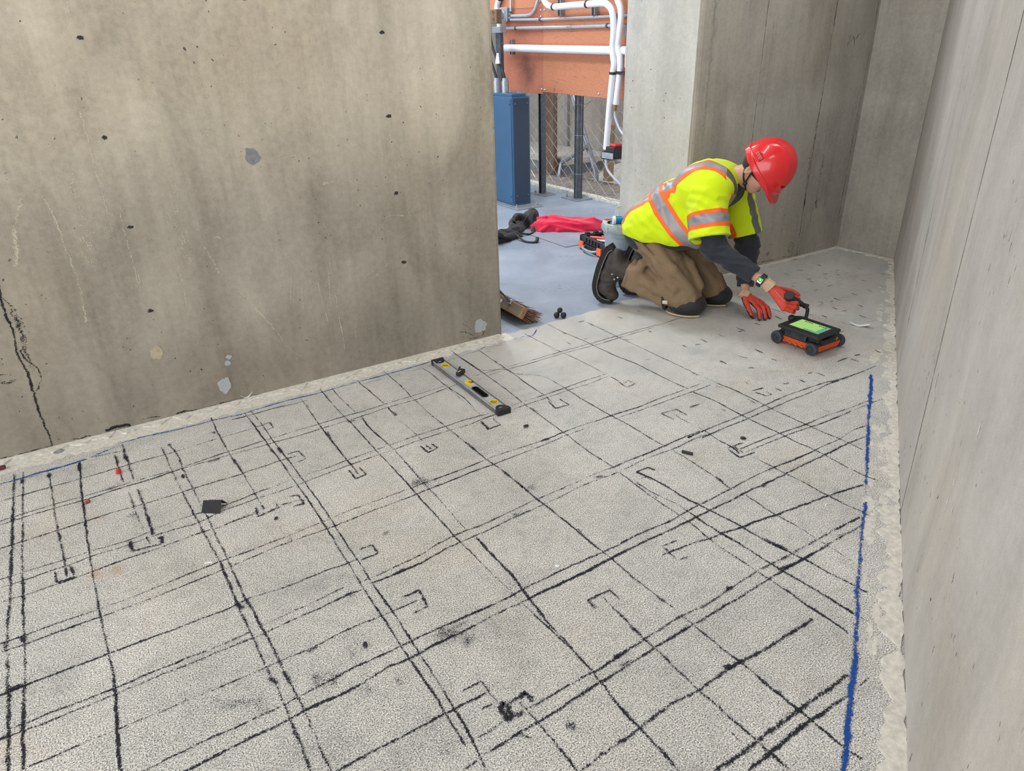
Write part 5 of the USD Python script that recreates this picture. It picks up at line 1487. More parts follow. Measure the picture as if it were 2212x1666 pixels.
flat('paper_scrap', 'folded white paper scrap at the foot of the left wall', 'paper scrap', (-1.36, -0.012, 0.0055), [(-.028, .0), (-.025, .022), (.035, .012), (.030, .004)], .001, PAPER, 15, curl=4.0)
flat('paper_scrap', 'torn white paper strip on the floor right of the scanner', 'paper scrap', (1.635, -1.03, 0), [(-.055, -.010), (-.025, -.015), (.05, -.014), (.058, .010), (.03, .018)], .001, PAPER, -70, curl=1.5)
flat('paper_scrap', 'tiny white chip of paper near the middle of the floor', 'paper scrap', (-.856, -1.713, 0), [(-.006, -.005), (.006, -.006), (.004, .006), (-.004, .004)], .001, PAPER, 0, lift=.0014)
flat('paper_scrap', 'thin white shaving near the blue line on the right', 'shaving', (.068, -1.965, 0), [(-.012, -.002), (0, .001), (.012, -.002), (.01, .002), (0, .005), (-.01, .002)], .001, PAPER, 20, lift=.0014)
flat('paper_scrap', 'white flat shaving left of the diagonal lines, lower left', 'shaving', (-1.737, -1.106, 0), [(-.012, -.002), (.012, -.004), (.013, .003), (-.008, .004)], .001, PAPER, -20, lift=.0014)
flat('paper_scrap', 'white curl of shaving beside the blue chalk at the lower right corner', 'shaving', (-.55, -2.569, 0), [(-.008, -.004), (.004, -.008), (.008, .0), (0, .008), (.002, .0)], .001, PAPER, 0, lift=.0014)
t = thing('washer', 'steel washer at the foot of the left wall by the vertical crack', 'washer', (-2.107, -.053, .0008))
part('ring', ring_(.008, .018, 0, .003), STEEL, t)
t = thing('black_wrapper', 'creased black foil wrapper with small white marks on the floor lines, left side', 'wrapper', (-1.662, -.818, .0012), -38)
part('foil', trimesh.Trimesh([(-.034, -.026, 0), (.034, -.026, 0), (-.036, .004, .030), (.030, .006, .034), (-.030, .030, .002), (.036, .028, .004), (-.034, -.026, .0006), (.034, -.026, .0006), (-.036, .004, .0306), (.030, .006, .0346), (-.030, .030, .0026), (.036, .028, .0046)], [(0, 2, 1), (1, 2, 3), (2, 4, 3), (3, 4, 5), (6, 7, 8), (7, 9, 8), (8, 9, 10), (9, 11, 10)], process=False), surface('black_foil', lin(26, 25, 30), 0.55, spec=.3), t, smooth=False)
for k in range(5):
    part('print', trimesh.convex.convex_hull(np.array([(.020 - .010 * k, .010, .0312), (.026 - .010 * k, .010, .0312), (.020 - .010 * k, .017, .0222), (.026 - .010 * k, .017, .0222), (.022 - .010 * k, .013, .0290)])), PAPER, t, smooth=False)
t = thing('plastic_plug', 'small bright red plastic plug on the floor at the left', 'plug', (-1.919, -.369, .0012))
part('plug', lathe([(0, 0), (.009, 0), (.0095, .004), (.007, .015), (.003, .018), (0, .018)], 16), REDP, t)
t = thing('red_stub', 'dull red stub lying between the black lines, far left', 'stub', (-2.031, -.526, .0012), 30)
part('stub', roundbox2((-.010, -.006, 0), (.010, .006, .010), .004), surface('dull_red', lin(150, 78, 70), 0.7), t)
t = thing('red_stub', 'dark maroon lump at the left edge of the photo, on the mortar', 'stub', (-2.295, -.085, .004), 0)
part('stub', roundbox2((-.014, -.010, 0), (.014, .010, .012), .005), surface('maroon', lin(92, 36, 40), 0.7), t)
t = thing('crayon_stub', 'black wax crayon stub lying right of the double lines', 'crayon', (-.076, -1.468, .0015), -62)
part('crayon', roundbox2((-.022, -.005, 0), (.022, .005, .010), .003), BLACK, t)
for k, (x, y, lab, s) in enumerate(((-.464, -.946, 'black wax crumb beside the near end of the spirit level', 1.2), (-1.499, -.998, 'black wax crumb left of the middle, below the bracket mark', .8), (-1.453, -1.689, 'black wax chip at the bottom centre-left of the floor', 1.0), (.182, -1.51, 'flat black wax chip between double lines right of the crayon stub', 1.1))):
    t = thing('wax_crumb', lab, 'crumb', (x, y, .0012), 40 * k)
    m = trimesh.creation.icosphere(2, .008 * s)
    m.vertices *= 1 + .5 * (meshkit.noise(m.vertices * 140, k)[:, None] - .5)
    m.apply_scale([1.3, .8, .55])
    m.vertices[:, 2] -= m.vertices[:, 2].min()
    part('crumb', m, BLACK, t)
for x, y, l in ((1.09, -1.17, .02), (1.30, -1.20, .03)):
    (v, f), st = ribbon([(x - l, y), (x + l, y - .006)], .004, .5, .0004, rng, step=.006)
    part('pink_mark', (v, f), crayon('pink_wax', lin(235, 110, 150)) if l == .02 else '/World/Looks/pink_wax', floor, smooth=False, uv=st)


# ---------------------------------------------------------------- the kneeling person: x forward, y to the left, z up, origin on the floor between the knees
person = thing('person', 'person kneeling in a lime safety vest and red hard hat, gripping the floor scanner', 'person', (1.137, -0.282, 0.0), -60)
V = np.array
SKIN = surface('skin', lin(206, 158, 138), 0.5, vary=0.06, scale=40)
HAIR = surface('dark_hair', lin(46, 36, 32), 0.7, vary=0.3, scale=120)
HELMET = surface('helmet_red', lin(214, 22, 30), 0.28, coat=0.6, vary=0.03, scale=8)
NAVY = surface('dark_sweater', lin(37, 41, 51), 0.85, bump=0.0006, scale=260, vary=0.15, sheen=0.12)
KHAKI = surface('khaki_canvas', lin(134, 113, 88), 0.85, bump=0.0005, scale=300, vary=0.14)
BOOT = surface('boot_leather', lin(62, 55, 50), 0.6, bump=0.001, scale=45, vary=0.25)
SOLE = surface('boot_sole', lin(34, 33, 33), 0.75, vary=0.2, scale=40)
GLOVE = surface('glove_red', lin(208, 68, 52), 0.6, bump=0.0008, scale=120, vary=0.22)
CUFFM = surface('glove_cuff', lin(196, 168, 142), 0.9, bump=0.0008, scale=150, vary=0.15)
RUBBER = surface('glove_black', lin(36, 34, 36), 0.55, bump=0.0008, scale=120, vary=0.3)
ORANGEB = surface('orange_tape', lin(255, 104, 30), 0.55, vary=0.05, scale=30)
SILVER = surface('reflective_tape', lin(150, 148, 156), 0.45, 0.25, vary=0.06, scale=25)


def mesh_cloth(name, color):
    """Knitted hi-vis mesh: a fine regular dotting of tiny holes."""
    g = Net()
    P = g.add('texture_coordinate') + '.object'
    v = g.add('voronoi_texture', {'scale': 430.0, 'randomness': 0.6}, vector=P)
    m = g.step(v + '.distance', 0.34, 0.18)
    col = g.mix(g.math('multiply', m, 0.28), color, tuple(c * 0.45 for c in color))
    soft = g.noise(P, 9, 3)
    col = g.mix(g.math('multiply', g.step(soft, 0.55, 0.3), 0.12), col, (0.7, 0.8, 0.3), 'multiply')
    b = g.add('bump', {'strength': 0.5, 'distance': 0.001}, height=g.math('multiply', m, -1.0))
    p = g.add('principled_bsdf', {'roughness': 0.65, 'specular_ior_level': 0.25, 'sheen_weight': 0.15}, base_color=col, normal=b + '.normal')
    return g.done(name, p + '.BSDF')


LIME = mesh_cloth('lime_mesh', lin(214, 240, 8))
BINDING = surface('lime_binding', lin(206, 232, 20), 0.6)

# joints
HIP = {-1: V([-.245, -.095, .425]), 1: V([-.225, .095, .425])}
KNEE = {-1: V([-.005, -.120, .078]), 1: V([.088, .122, .074])}
ANK = {-1: V([-.405, -.120, .215]), 1: V([-.320, .105, .205])}
SHO = {-1: V([.080, -.175, .700]), 1: V([.165, .165, .640])}
ELB = {-1: V([.150, -.262, .430]), 1: V([.255, .135, .350])}
WRI = {-1: V([.440, -.312, .290]), 1: V([.292, .000, .128])}
NECK0, NECK1 = V([.135, .0, .735]), V([.252, -.004, .785])
yaw = math.radians(-8)
cyw, syw = math.cos(yaw), math.sin(yaw)
turn = lambda v: V([v[0] * cyw - v[1] * syw, v[0] * syw + v[1] * cyw, v[2]])
HF, HU, HL = turn(V([.588, 0, -.809])), turn(V([.809, 0, .588])), turn(V([0, 1.0, 0]))
HC = V([.298, -.004, .802])                                         # the skull's middle
HAX = np.array([HF, HL, HU])
hp = lambda f, l, u: HC + HF * f + HL * l + HU * u


def torso(grow=0.0):
    g = grow
    return [(V([-.275, -.075, .450]), V([-.275, .075, .450]), .125 + g, .125 + g), (V([-.150, -.055, .585]), V([-.150, .055, .585]), .120 + g, .120 + g),
            (V([.015, -.085, .690]), V([.030, .085, .680]), .128 + g, .125 + g), (V([.085, -.130, .720]), V([.120, .125, .680]), .092 + g, .092 + g)]


def drape(grow=0.0):
    """What loose clothes add below the bent torso."""
    g = grow
    return [(V([-.235, -.085, .480]), V([-.235, .085, .480]), .118 + g, .118 + g), (V([-.10, -.085, .475]), V([-.10, .085, .475]), .112 + g, .112 + g), (V([.015, -.080, .500]), V([.015, .080, .490]), .105 + g, .105 + g)]


def arm(s, r0=.050, r1=.041, r2=.029, g=0.0):
    return [(SHO[s], ELB[s], r0 + g, r1 + g), (ELB[s], WRI[s], r1 + g, r2 + g)]


def leg(s, r0=.088, r1=.060, r2=.042, g=0.0):
    return [(HIP[s], KNEE[s] + [0, 0, .004], r0 + g, r1 + g), (KNEE[s], ANK[s], r1 * .92 + g, r2 + g)]


HAND = {  # wrist, then base, middle joint, tip of thumb, and knuckle, joints, tip of each finger
    -1: dict(w=V([.452, -.316, .284]), thumb=[(.488, -.285, .258), (.530, -.246, .246), (.562, -.229, .238), (.594, -.226, .222)],
             index=[(.545, -.304, .238), (.586, -.286, .224), (.600, -.246, .206), (.582, -.222, .198)], middle=[(.551, -.325, .219), (.596, -.308, .205), (.608, -.262, .186), (.588, -.236, .176)],
             ring=[(.550, -.338, .199), (.595, -.321, .185), (.606, -.276, .166), (.588, -.252, .156)], little=[(.545, -.344, .179), (.584, -.331, .165), (.592, -.290, .149), (.576, -.268, .142)],
             up=V([-.12, -.86, .38])),
    1: dict(w=V([.288, -.003, .122]), thumb=[(.312, -.034, .078), (.338, -.060, .046), (.352, -.064, .024), (.362, -.060, .010)],
            index=[(.352, -.014, .072), (.385, -.055, .060), (.397, -.072, .036), (.402, -.080, .011)], middle=[(.366, .010, .076), (.405, -.036, .066), (.421, -.055, .040), (.428, -.062, .011)],
            ring=[(.380, .030, .070), (.421, -.006, .060), (.438, -.022, .034), (.446, -.028, .011)], little=[(.388, .048, .060), (.422, .026, .048), (.436, .018, .026), (.442, .016, .010)],
            up=V([.25, .05, .97]))}


def hand(s, g=0.0):
    h = HAND[s]
    w = h['w']
    out = []
    for k, (f, r) in enumerate((('index', .0088), ('middle', .0090), ('ring', .0086), ('little', .0076))):
        p = [V(q) for q in h[f]]
        root = w + (p[0] - w) * .25
        out.append((root, p[0], .0155 + g * .5, .0118 + g))
        out += [(p[0], p[1], r + .0018 + g, r + .0008 + g), (p[1], p[2], r + .0008 + g, r + g), (p[2], p[3], r + g, r - .0008 + g)]
    t = [V(q) for q in h['thumb']]
    out += [(w + (t[0] - w) * .3, t[0], .0165 + g, .0140 + g), (t[0], t[1], .0140 + g, .0112 + g), (t[1], t[2], .0110 + g, .0100 + g), (t[2], t[3], .0100 + g, .0088 + g)]
    return out


def hand_field(q, s, g=0.0):
    """Palm bones blend broadly, fingers stay apart."""
    b = hand(s, g)
    palm = [b[0], b[4], b[8], b[12], b[16]]
    d = blend(q, palm, .010)
    for k in range(4):
        d = smin(d, blend(q, b[4 * k + 1:4 * k + 4], .003), .0045)
    return smin(d, blend(q, b[17:], .004), .006)


def head_field(q):
    e = lambda f, l, u, r: ellipsoid(q, hp(f, l, u), r, HAX)
    d = e(-.008, 0, .012, (.094, .074, .098))                       # skull
    d = smin(d, e(.030, 0, -.058, (.058, .056, .062)), .03)         # jaw
    d = smin(d, e(.062, 0, -.092, (.022, .026, .018)), .02)         # chin
    d = smin(d, e(.050, .036, -.030, (.030, .022, .026)), .02)
    d = smin(d, e(.050, -.036, -.030, (.030, .022, .026)), .02)
    d = smin(d, e(.074, 0, .022, (.018, .050, .010)), .015)         # brow
    for l in (-.031, .031):
        d = np.maximum(d, -(e(.094, l, .002, (.018, .017, .011))) + .004) if False else smin(d, e(.070, l, .004, (.014, .013, .011)), .003)
    d = smin(d, capsule(q, hp(.082, 0, .008), hp(.106, 0, -.030), .007, .011), .010)   # nose
    d = smin(d, e(.094, .010, -.032, (.009, .007, .007)), .006)
    d = smin(d, e(.094, -.010, -.032, (.009, .007, .007)), .006)
    d = smin(d, capsule(q, hp(.082, -.018, -.062), hp(.082, .018, -.062), .0065, .0065), .006)
    d = smin(d, capsule(q, hp(.079, -.015, -.070), hp(.079, .015, -.070), .0075, .0075), .006)
    for l in (-1, 1):
        ear = np.maximum(e(-.026, l * .081, -.026, (.018, .011, .032)), -e(-.021, l * .091, -.024, (.009, .008, .018)))
        d = smin(d, ear, .006)
    return d


def body_field(q):
    d = blend(q, torso(-.022), .07)
    d = smin(d, capsule(q, NECK0, NECK1, .060, .054), .035)
    for s in (-1, 1):
        d = smin(d, blend(q, leg(s, g=-.012), .03), .05)
        d = smin(d, blend(q, arm(s, g=-.006), .02), .03)
        a, t = ANK[s], ANK[s] + V([-.065, 0, -.165])
        d = smin(d, blend(q, [(a, a + V([-.03, 0, .055]), .030, .022), (a + V([-.04, 0, .02]), t + V([-.01, 0, .01]), .024, .020)], .015), .02)
    return smin(d, head_field(q), .012)


def body_full(q):
    d = body_field(q)
    for s in (-1, 1):
        d = smin(d, hand_field(q, s, -.0022), .008)
    return d


m = iso(body_full, (-.60, -.42, .0), (.66, .32, .96), .0058)
part('body', smoothed(m, 3), SKIN, person, smooth=True)

# face details on the body
for l in (-.031, .031):
    m = trimesh.creation.icosphere(2, .0105)
    m.apply_translation(hp(.0745, l, .003))
    e_ = part('eye', m, surface('eye_white', lin(226, 222, 216), 0.2), person, smooth=True)
    part('iris', aim(lathe([(0, 0), (.005, 0), (.004, .001), (0, .0014)], 16), HF, hp(.0846, l, .003)), surface('iris_brown', lin(60, 42, 30), 0.2), e_)
    part('eyebrow', tube(curve([hp(.086, l - .017, .019), hp(.090, l, .025), hp(.084, l + .017, .020)], .006), .0035, 8), HAIR, person)
part('lips', tube(curve([hp(.083, -.024, -.066), hp(.091, -.008, -.065), hp(.091, .008, -.065), hp(.083, .024, -.066)], .004), .0035, 8), surface('lips', lin(176, 112, 104), 0.5), person)


def hair_field(q):
    d = ellipsoid(q, hp(-.012, 0, .010), (.097, .0785, .101), HAX) - .001
    f, u = (q - HC) @ HF, (q - HC) @ HU
    d = np.maximum(d, -(u + .075))
    d = np.maximum(d, f - np.interp(u, [-.08, -.02, .0, .05, .1], [-.045, -.012, .030, .060, .06]))
    return d + .0018 * (meshkit.noise(q * 220, 4) - .5)


m = iso(hair_field, hp(0, 0, 0) - .13, hp(0, 0, 0) + .13, .0045)
part('hair', m, HAIR, person, smooth=True)

# hard hat
HB = hp(.006, 0, .020)                                              # rim's middle
hat_p = lambda f, l, u: HB + HF * f + HL * l + HU * u


def hat_coords(q):
    w = q - HB
    return w @ HF, w @ HL, w @ HU


def hat_field(q):
    f, l, u = hat_coords(q)
    k = np.stack([f, l, u], 1)
    rise = .004 * np.exp(-(l / .022) ** 2) + .003 * np.exp(-((np.abs(l) - .060) / .012) ** 2)   # moulded ridges, front to back
    out = ellipsoid(k, (0, 0, -.004), (.142, .118, .166)) - rise
    inn = ellipsoid(k, (0, 0, -.004), (.131, .107, .155))
    skirt = np.maximum(np.maximum(out - .0060, -(u + .024)), u - .008)    # a thicker band above the rim
    d = smin(np.maximum(out, -(u + .022)), skirt, .003)
    cyl = np.sqrt(((f - .060) / .126) ** 2 + (l / .106) ** 2) - 1
    brim = np.maximum(cyl * .11, np.abs(u + .017 + .30 * np.maximum(0, f - .09) - .45 * l * l) - .0075)
    brim = np.maximum(brim, .03 - f)
    d = smin(d, brim, .014)
    lug = np.maximum(np.abs(f + .062) - .022, np.maximum(np.abs(u - .040) - .010, np.abs(np.abs(l) - .107) - .010))   # accessory slots
    return smin(d, lug - .002, .004)


m = iso(hat_field, HB - .215, HB + .215, .003)
hat = part('hard_hat', smoothed(m, 3), HELMET, person, smooth=50, label='glossy red hard hat')
for l in (-1, 1):
    part('slot', cat_(*[tube([hat_p(-.076 + .012 * k, l * .1185, .046), hat_p(-.070 + .012 * k, l * .1195, .034)], .0016, 6) for k in range(3)]), BLACK, hat)
st_ = [hat_p(-.115 + .0 * k, 0, 0) for k in (0,)]
a = np.linspace(-.5, .5, 9)
part('sticker', place(slab(Polygon([(-.018, -.007), (.018, -.007), (.018, .007), (-.018, .007)]), 0, .0006), np.vstack([np.column_stack([HL, np.cross(HF, HL), HF, hat_p(.1375, -.02, .040)]), [0, 0, 0, 1]])), surface('hat_sticker', lin(150, 40, 50), 0.4), hat, smooth=False)
# chin strap and glasses
for l in (-1, 1):
    part('chin_strap', tube(curve([hat_p(-.018, l * .100, -.012), hp(.004, l * .082, -.045), hp(.026, l * .064, -.085), hp(.050, l * .030, -.108), hp(.058, 0, -.112)], .008), .0042, 8), BLACK, person)
    part('chin_strap', tube(curve([hat_p(-.075, l * .085, -.010), hp(-.040, l * .080, -.045), hp(-.005, l * .074, -.075), hp(.022, l * .066, -.084)], .008), .0042, 8), BLACK, person)
    m = trimesh.creation.icosphere(2, .0105)
    m.apply_translation(hp(.024, l * .068, -.084))
    part('strap_buckle', m, BLACK, person)
    gl = part('glasses_temple', tube(curve([hp(-.012, l * .0805, -.026), hp(.030, l * .076, -.020), hp(.080, l * .060, -.010)], .01), .0042, 8), BLACK, person)
    part('glasses_lens', place(slab(sbox(-.024, -.017, .024, .015).buffer(.006), 0, .002), np.vstack([np.column_stack([HL, HU, HF, hp(.1005, l * .032, -.006)]), [0, 0, 0, 1]])), surface('dark_lens', lin(40, 42, 48), 0.1, coat=0.5), gl, smooth=30)


# clothes
def wrinkle(q, scale, seed, amp):
    return amp * (ridges(q + .02 * meshkit.noise(q * 9, seed + 1)[:, None], scale, seed) - .6)


def hoodie_field(q):
    d = blend(q, torso(.004) + drape(.013), .06)
    d = smin(d, capsule(q, NECK0 - [.02, 0, .01], NECK0 + [.022, 0, .004], .072, .064), .03)   # collar
    d = smin(d, capsule(q, V([.065, -.05, .79]), V([.075, .05, .78]), .036, .034), .04)
    for s in (-1, 1):
        e = WRI[s] + (ELB[s] - WRI[s]) * (.22 if s < 0 else .16)
        a = blend(q, [(SHO[s], ELB[s], .066, .058), (ELB[s], e, .060, .042)], .03)
        ax = (ELB[s] - WRI[s]) / np.linalg.norm(ELB[s] - WRI[s])
        a = np.maximum(a, -((q - e) @ ax))
        a -= wrinkle(q, (16, 16, 30) if s < 0 else (14, 14, 34), 21 + s, .016)
        d = smin(d, a, .02)
    d -= wrinkle(q, (9, 13, 13), 31, .005)
    return np.maximum(d, np.where(np.linalg.norm(q[:, :2] - V([-.13, 0]), axis=1) < .30, .322 - .088 * q[:, 0] + .008 * np.sin(q[:, 0] * 30) - q[:, 2], -1) if True else d)


m = iso(hoodie_field, (-.50, -.40, .12), (.46, .32, .92), .0062)
part('sweater', smoothed(m, 4), NAVY, person, smooth=True)
for s in (-1, 1):
    e = WRI[s] + (ELB[s] - WRI[s]) * (.22 if s < 0 else .16)
    ax = (WRI[s] - ELB[s]) / np.linalg.norm(WRI[s] - ELB[s])
    part('sleeve_cuff', aim(lathe([(.030, -.035), (.046, -.035), (.0445, -.02), (.046, -.01), (.0445, .0), (.034, .002), (.030, -.004), (.030, -.035)], 28), ax, e), NAVY, person)


def trouser_field(q):
    d = blend(q, [(V([-.28, -.075, .435]), V([-.275, .075, .435]), .116, .116)], .05)
    for s in (-1, 1):
        cuff = ANK[s] + (KNEE[s] - ANK[s]) * .13
        a = blend(q, [(HIP[s], KNEE[s] + [-.01, 0, .028], .101, .082), (KNEE[s] + [-.01, 0, .014], cuff, .074, .080)], .03)
        a = smin(a, capsule(q, KNEE[s] + [.0, 0, -.012], KNEE[s] + [-.06, 0, .012], .062, .06), .03)
        ax = (KNEE[s] - ANK[s]) / np.linalg.norm(KNEE[s] - ANK[s])
        a = np.maximum(a, -((q - cuff) @ ax))
        v = np.stack([q @ ax, q[:, 1] * .8, q @ np.cross(ax, [0, 1, 0])], 1)
        a -= wrinkle(v, (17, 7, 15), 41 + s, .016)
        a -= wrinkle(q, (24, 16, 10), 48 + s, .007)
        hole = np.maximum(capsule(q, cuff, cuff - ax * .1, .066, .066), (q - cuff - ax * .03) @ ax)
        a = np.maximum(a, -hole)
        d = smin(d, a, .03)
    for pts in (((-.31, -.175, .43), (-.17, -.205, .31), (-.06, -.190, .16)), ((-.20, -.190, .40), (-.07, -.200, .27), (.03, -.165, .15)), ((-.30, -.178, .228), (-.20, -.186, .165), (-.10, -.182, .105)), ((-.30, -.174, .145), (-.25, -.176, .115), (-.13, -.172, .062)), ((-.26, -.180, .28), (-.30, -.184, .20), (-.31, -.176, .13)), ((-.12, .02, .36), (.02, .05, .22), (.10, .07, .14)), ((-.16, -.04, .39), (-.02, -.07, .28), (.06, -.09, .16))):
        for a_, b_ in zip(pts, pts[1:]):
            d = smin(d, capsule(q, a_, b_, .026, .024), .022)
    d -= wrinkle(q, (10, 9, 18), 45, .007)
    top = (q - V([-.20, 0, .47])) @ V([.45, 0, .89])
    d = np.maximum(d, top)
    return np.maximum(d, .010 - q[:, 2])


m = iso(trouser_field, (-.50, -.28, -.01), (.24, .28, .60), .0062)
part('trousers', smoothed(m, 4), KHAKI, person, smooth=True)
part('pocket_seam', tube(curve([(-.31, -.215, .45), (-.24, -.222, .40), (-.17, -.215, .335)], .02), .003, 6), surface('khaki_seam', lin(96, 80, 62), 0.9), person)

# knee pads
for s in (-1, 1):
    k = KNEE[s]

    def pad_field(q):
        d = np.maximum(ellipsoid(q, k + [.005, 0, -.018], (.112, .085, .070)), -ellipsoid(q, k + [-.01, 0, .02], (.088, .074, .075)))
        d = np.maximum(d, (q - k) @ V([-.18, 0, .98]) - .018)
        return np.maximum(d, .0015 - q[:, 2]) - .0015 * meshkit.noise(q * 60, 3)
    m = iso(pad_field, k - .135, k + .135, .005)
    kp = part('knee_pad', smoothed(m, 2), NYLON, person, smooth=True)
    a = np.linspace(0, 2 * PI, 40)
    r = lambda ox, oz, w, h: tube(np.column_stack([np.full(40, k[0] + ox) + .25 * w * np.sin(a) * 0, k[1] + w * np.cos(a), np.maximum(.008, k[2] + oz + h * np.sin(a))]), .0095, 8, cap=False)
    part('strap', r(-.115, .022, .080, .084), NYLON, kp)
    part('trim', tube(np.column_stack([k[0] + .115 * np.cos(a[4:17]), k[1] + s * .0 + (-.088) * np.sin(a[4:17]), np.full(13, .012)]), .005, 6), surface('tan_binding', lin(196, 176, 138), 0.8), kp)
    part('tab', box(k + [-.10, -.084, .0], (.030, .006, .020), rz=.2, bev=.002), surface('pale_tab', lin(214, 206, 180), 0.8), kp)

# boots: toes on the ground, heels up
for s in (-1, 1):
    dx = V([0, -.118, 0]) if s < 0 else V([.085, .106, -.008])
    B = lambda x, z, y=0.0: V([x, y, z]) + dx

    def boot_field(q):
        d = blend(q, [(B(-.365, .205), B(-.425, .232), .058, .056), (B(-.425, .232), B(-.440, .285), .054, .043), (B(-.440, .285), B(-.488, .165), .044, .046), (B(-.488, .165), B(-.494, .095), .044, .047), (B(-.494, .095), B(-.455, .050), .047, .039), (B(-.425, .215), B(-.470, .150), .050, .044)], .022)
        d -= wrinkle(q, (16, 12, 34), 51, .005)
        d = np.maximum(d, ((q - B(-.350, .19)) @ V([.94, 0, -.34])))
        return np.maximum(d, .006 - q[:, 2])
    m = iso(boot_field, B(-.58, -.02) - [0, .09, 0], B(-.30, .36) + [0, .09, 0], .0052)
    bt = part('boot', smoothed(m, 3), BOOT, person, smooth=True)
    path = curve([B(-.455, .345), B(-.488, .318), B(-.522, .235), B(-.540, .160), B(-.548, .100), B(-.535, .052), B(-.500, .020), B(-.452, .010)], .008)
    t = np.gradient(path, axis=0)
    t /= np.linalg.norm(t, axis=1, keepdims=True)
    nrm = np.cross(t, V([0, 1, 0]))
    wid = np.interp(np.linspace(0, 1, len(path)), [0, .06, .25, .55, .8, 1], [.022, .034, .034, .046, .046, .026])
    ring = []
    for i in range(len(path)):
        for yy, oo in ((-1, -.012), (1, -.012), (1, .013), (-1, .013)):
            ring.append(path[i] + V([0, yy * wid[i], 0]) + nrm[i] * oo)
    f = []
    n = len(path)
    for i in range(n - 1):
        for j in range(4):
            a0, b0 = 4 * i + j, 4 * i + (j + 1) % 4
            f += [(a0, b0, b0 + 4), (a0, b0 + 4, a0 + 4)]
    f += [(0, 2, 1), (0, 3, 2), (4 * n - 4, 4 * n - 3, 4 * n - 2), (4 * n - 4, 4 * n - 2, 4 * n - 1)]
    sm = trimesh.Trimesh(ring, f, process=False)
    sm.vertices[:, 2] = np.maximum(sm.vertices[:, 2], .0)
    sm.fix_normals()
    so = part('sole', sm, SOLE, bt, smooth=30)
    outw = nrm * (1 if np.dot(nrm[n // 2], V([-1, 0, 0])) > 0 else -1)
    lugs = []
    for i in range(2, n - 4, 2):
        for yy in (-1, 1):
            lugs.append(aim(box((0, 0, .004), (.022 if yy else .02, .012, .012), bev=.002), outw[i], path[i] + V([0, yy * wid[i] * .72, 0]) + outw[i] * .013))
    lg = cat_(*lugs)
    lg.vertices[:, 2] = np.maximum(lg.vertices[:, 2], .0)
    part('tread', lg, SOLE, so, kind='stuff')
    part('welt', tube(np.array([path[i] + V([0, -wid[i] - .001, 0]) - outw[i] * .012 for i in range(1, n - 1)]), .0032, 6), surface('welt_stitch', lin(120, 118, 116), 0.8), bt)
    for q_ in ((-.405, .178), (-.425, .165), (-.440, .195)):
        part('eyelet', aim(lathe([(.002, 0), (.005, 0), (.005, .003), (.002, .003), (.002, 0)], 14), (0, -1, .2), B(q_[0], q_[1], -.052)), STEEL, bt)

# gloves, watch
for s in (-1, 1):
    h = HAND[s]
    lo = np.min([V(q) for k in ('thumb', 'index', 'middle', 'ring', 'little') for q in h[k]] + [h['w']], 0) - .04
    hi = np.max([V(q) for k in ('thumb', 'index', 'middle', 'ring', 'little') for q in h[k]] + [h['w']], 0) + .04

    def glove_field(q):
        d = hand_field(q, s, .0016) - .0012 * (ridges(q, (70, 70, 70), 61) - .5)
        return np.maximum(d, .0015 - q[:, 2])
    m = smoothed(iso(glove_field, lo, hi, .0031), 3)
    nn = m.vertex_normals
    kn = (V(h['index'][0]) + V(h['little'][0])) / 2
    up = h['up'] / np.linalg.norm(h['up'])
    dark = nn @ up + .10 * (meshkit.noise(m.vertices * 60, 7) - .5)
    tipz = np.min([np.linalg.norm(m.vertices - V(h[k][3]), axis=1) for k in ('thumb', 'index', 'middle', 'ring', 'little')], 0)
    fld = -(dark + .12 + .5 * np.exp(-(tipz / .012) ** 2) * -1.0)    # below zero: red back of the glove
    fv = fld[m.faces].mean(1)
    sub = lambda fs: (lambda x: (x.remove_unreferenced_vertices(), x)[1])(trimesh.Trimesh(m.vertices, fs, process=False))
    gv = part('glove', sub(m.faces[fv < 0]), GLOVE, person, smooth=True, label='red-backed work glove')
    part('palm_coating', sub(m.faces[fv >= 0]), RUBBER, gv, smooth=True)
    ax = kn - h['w']
    ax /= np.linalg.norm(ax)
    pr = [(.0245, -.020), (.0300, -.020), (.0290, -.015), (.0310, -.010), (.0295, -.005), (.0315, .0), (.0300, .006), (.0320, .012), (.0310, .026), (.0245, .028), (.0245, -.020)]
    cf = lathe(pr, 36)
    cf.apply_scale([1.05, .92, 1])
    part('cuff', aim(cf, ax, h['w'] - ax * (.002 if s < 0 else .004)), CUFFM, gv)
    for a_, b_ in (('index', 'middle'), ('middle', 'ring')):
        p0, p1 = V(h[a_][0]), V(h[b_][0])
        part('seam', tube(curve([h['w'] + (p0 - h['w']) * .45 + up * .0215, (p0 + p1) / 2 + up * .0135], .01), .0013, 6), CUFFM, gv)
wx = (WRI[-1] - ELB[-1]) / np.linalg.norm(WRI[-1] - ELB[-1])
wc = WRI[-1] - wx * .026
watch = part('watch', aim(lathe([(.0335, -.011), (.0355, -.011), (.0355, .011), (.0335, .011), (.0335, -.011)], 36), wx, wc), BLACK, person, label='black wristwatch with a green and white face')
out = V([-.45, -.80, .40])
out -= wx * np.dot(out, wx)
out /= np.linalg.norm(out)
tang = np.cross(wx, out)
WM = np.vstack([np.column_stack([tang, wx, out, wc + out * .034]), [0, 0, 0, 1]])
part('case', place(roundbox2((-.017, -.016, -.002), (.017, .016, .007), .003), WM), BLACK, watch)
part('face', place(box2((-.013, -.012, .0068), (.013, .012, .0078)), WM), glow('watch_white', (.9, .93, .9), 0.9), watch)
part('face_ring', place(slab(Point(-.004, 0).buffer(.011).difference(Point(-.004, 0).buffer(.005)), .0078, .0083), WM), glow('watch_green', lin(60, 226, 70), 0.9), watch)


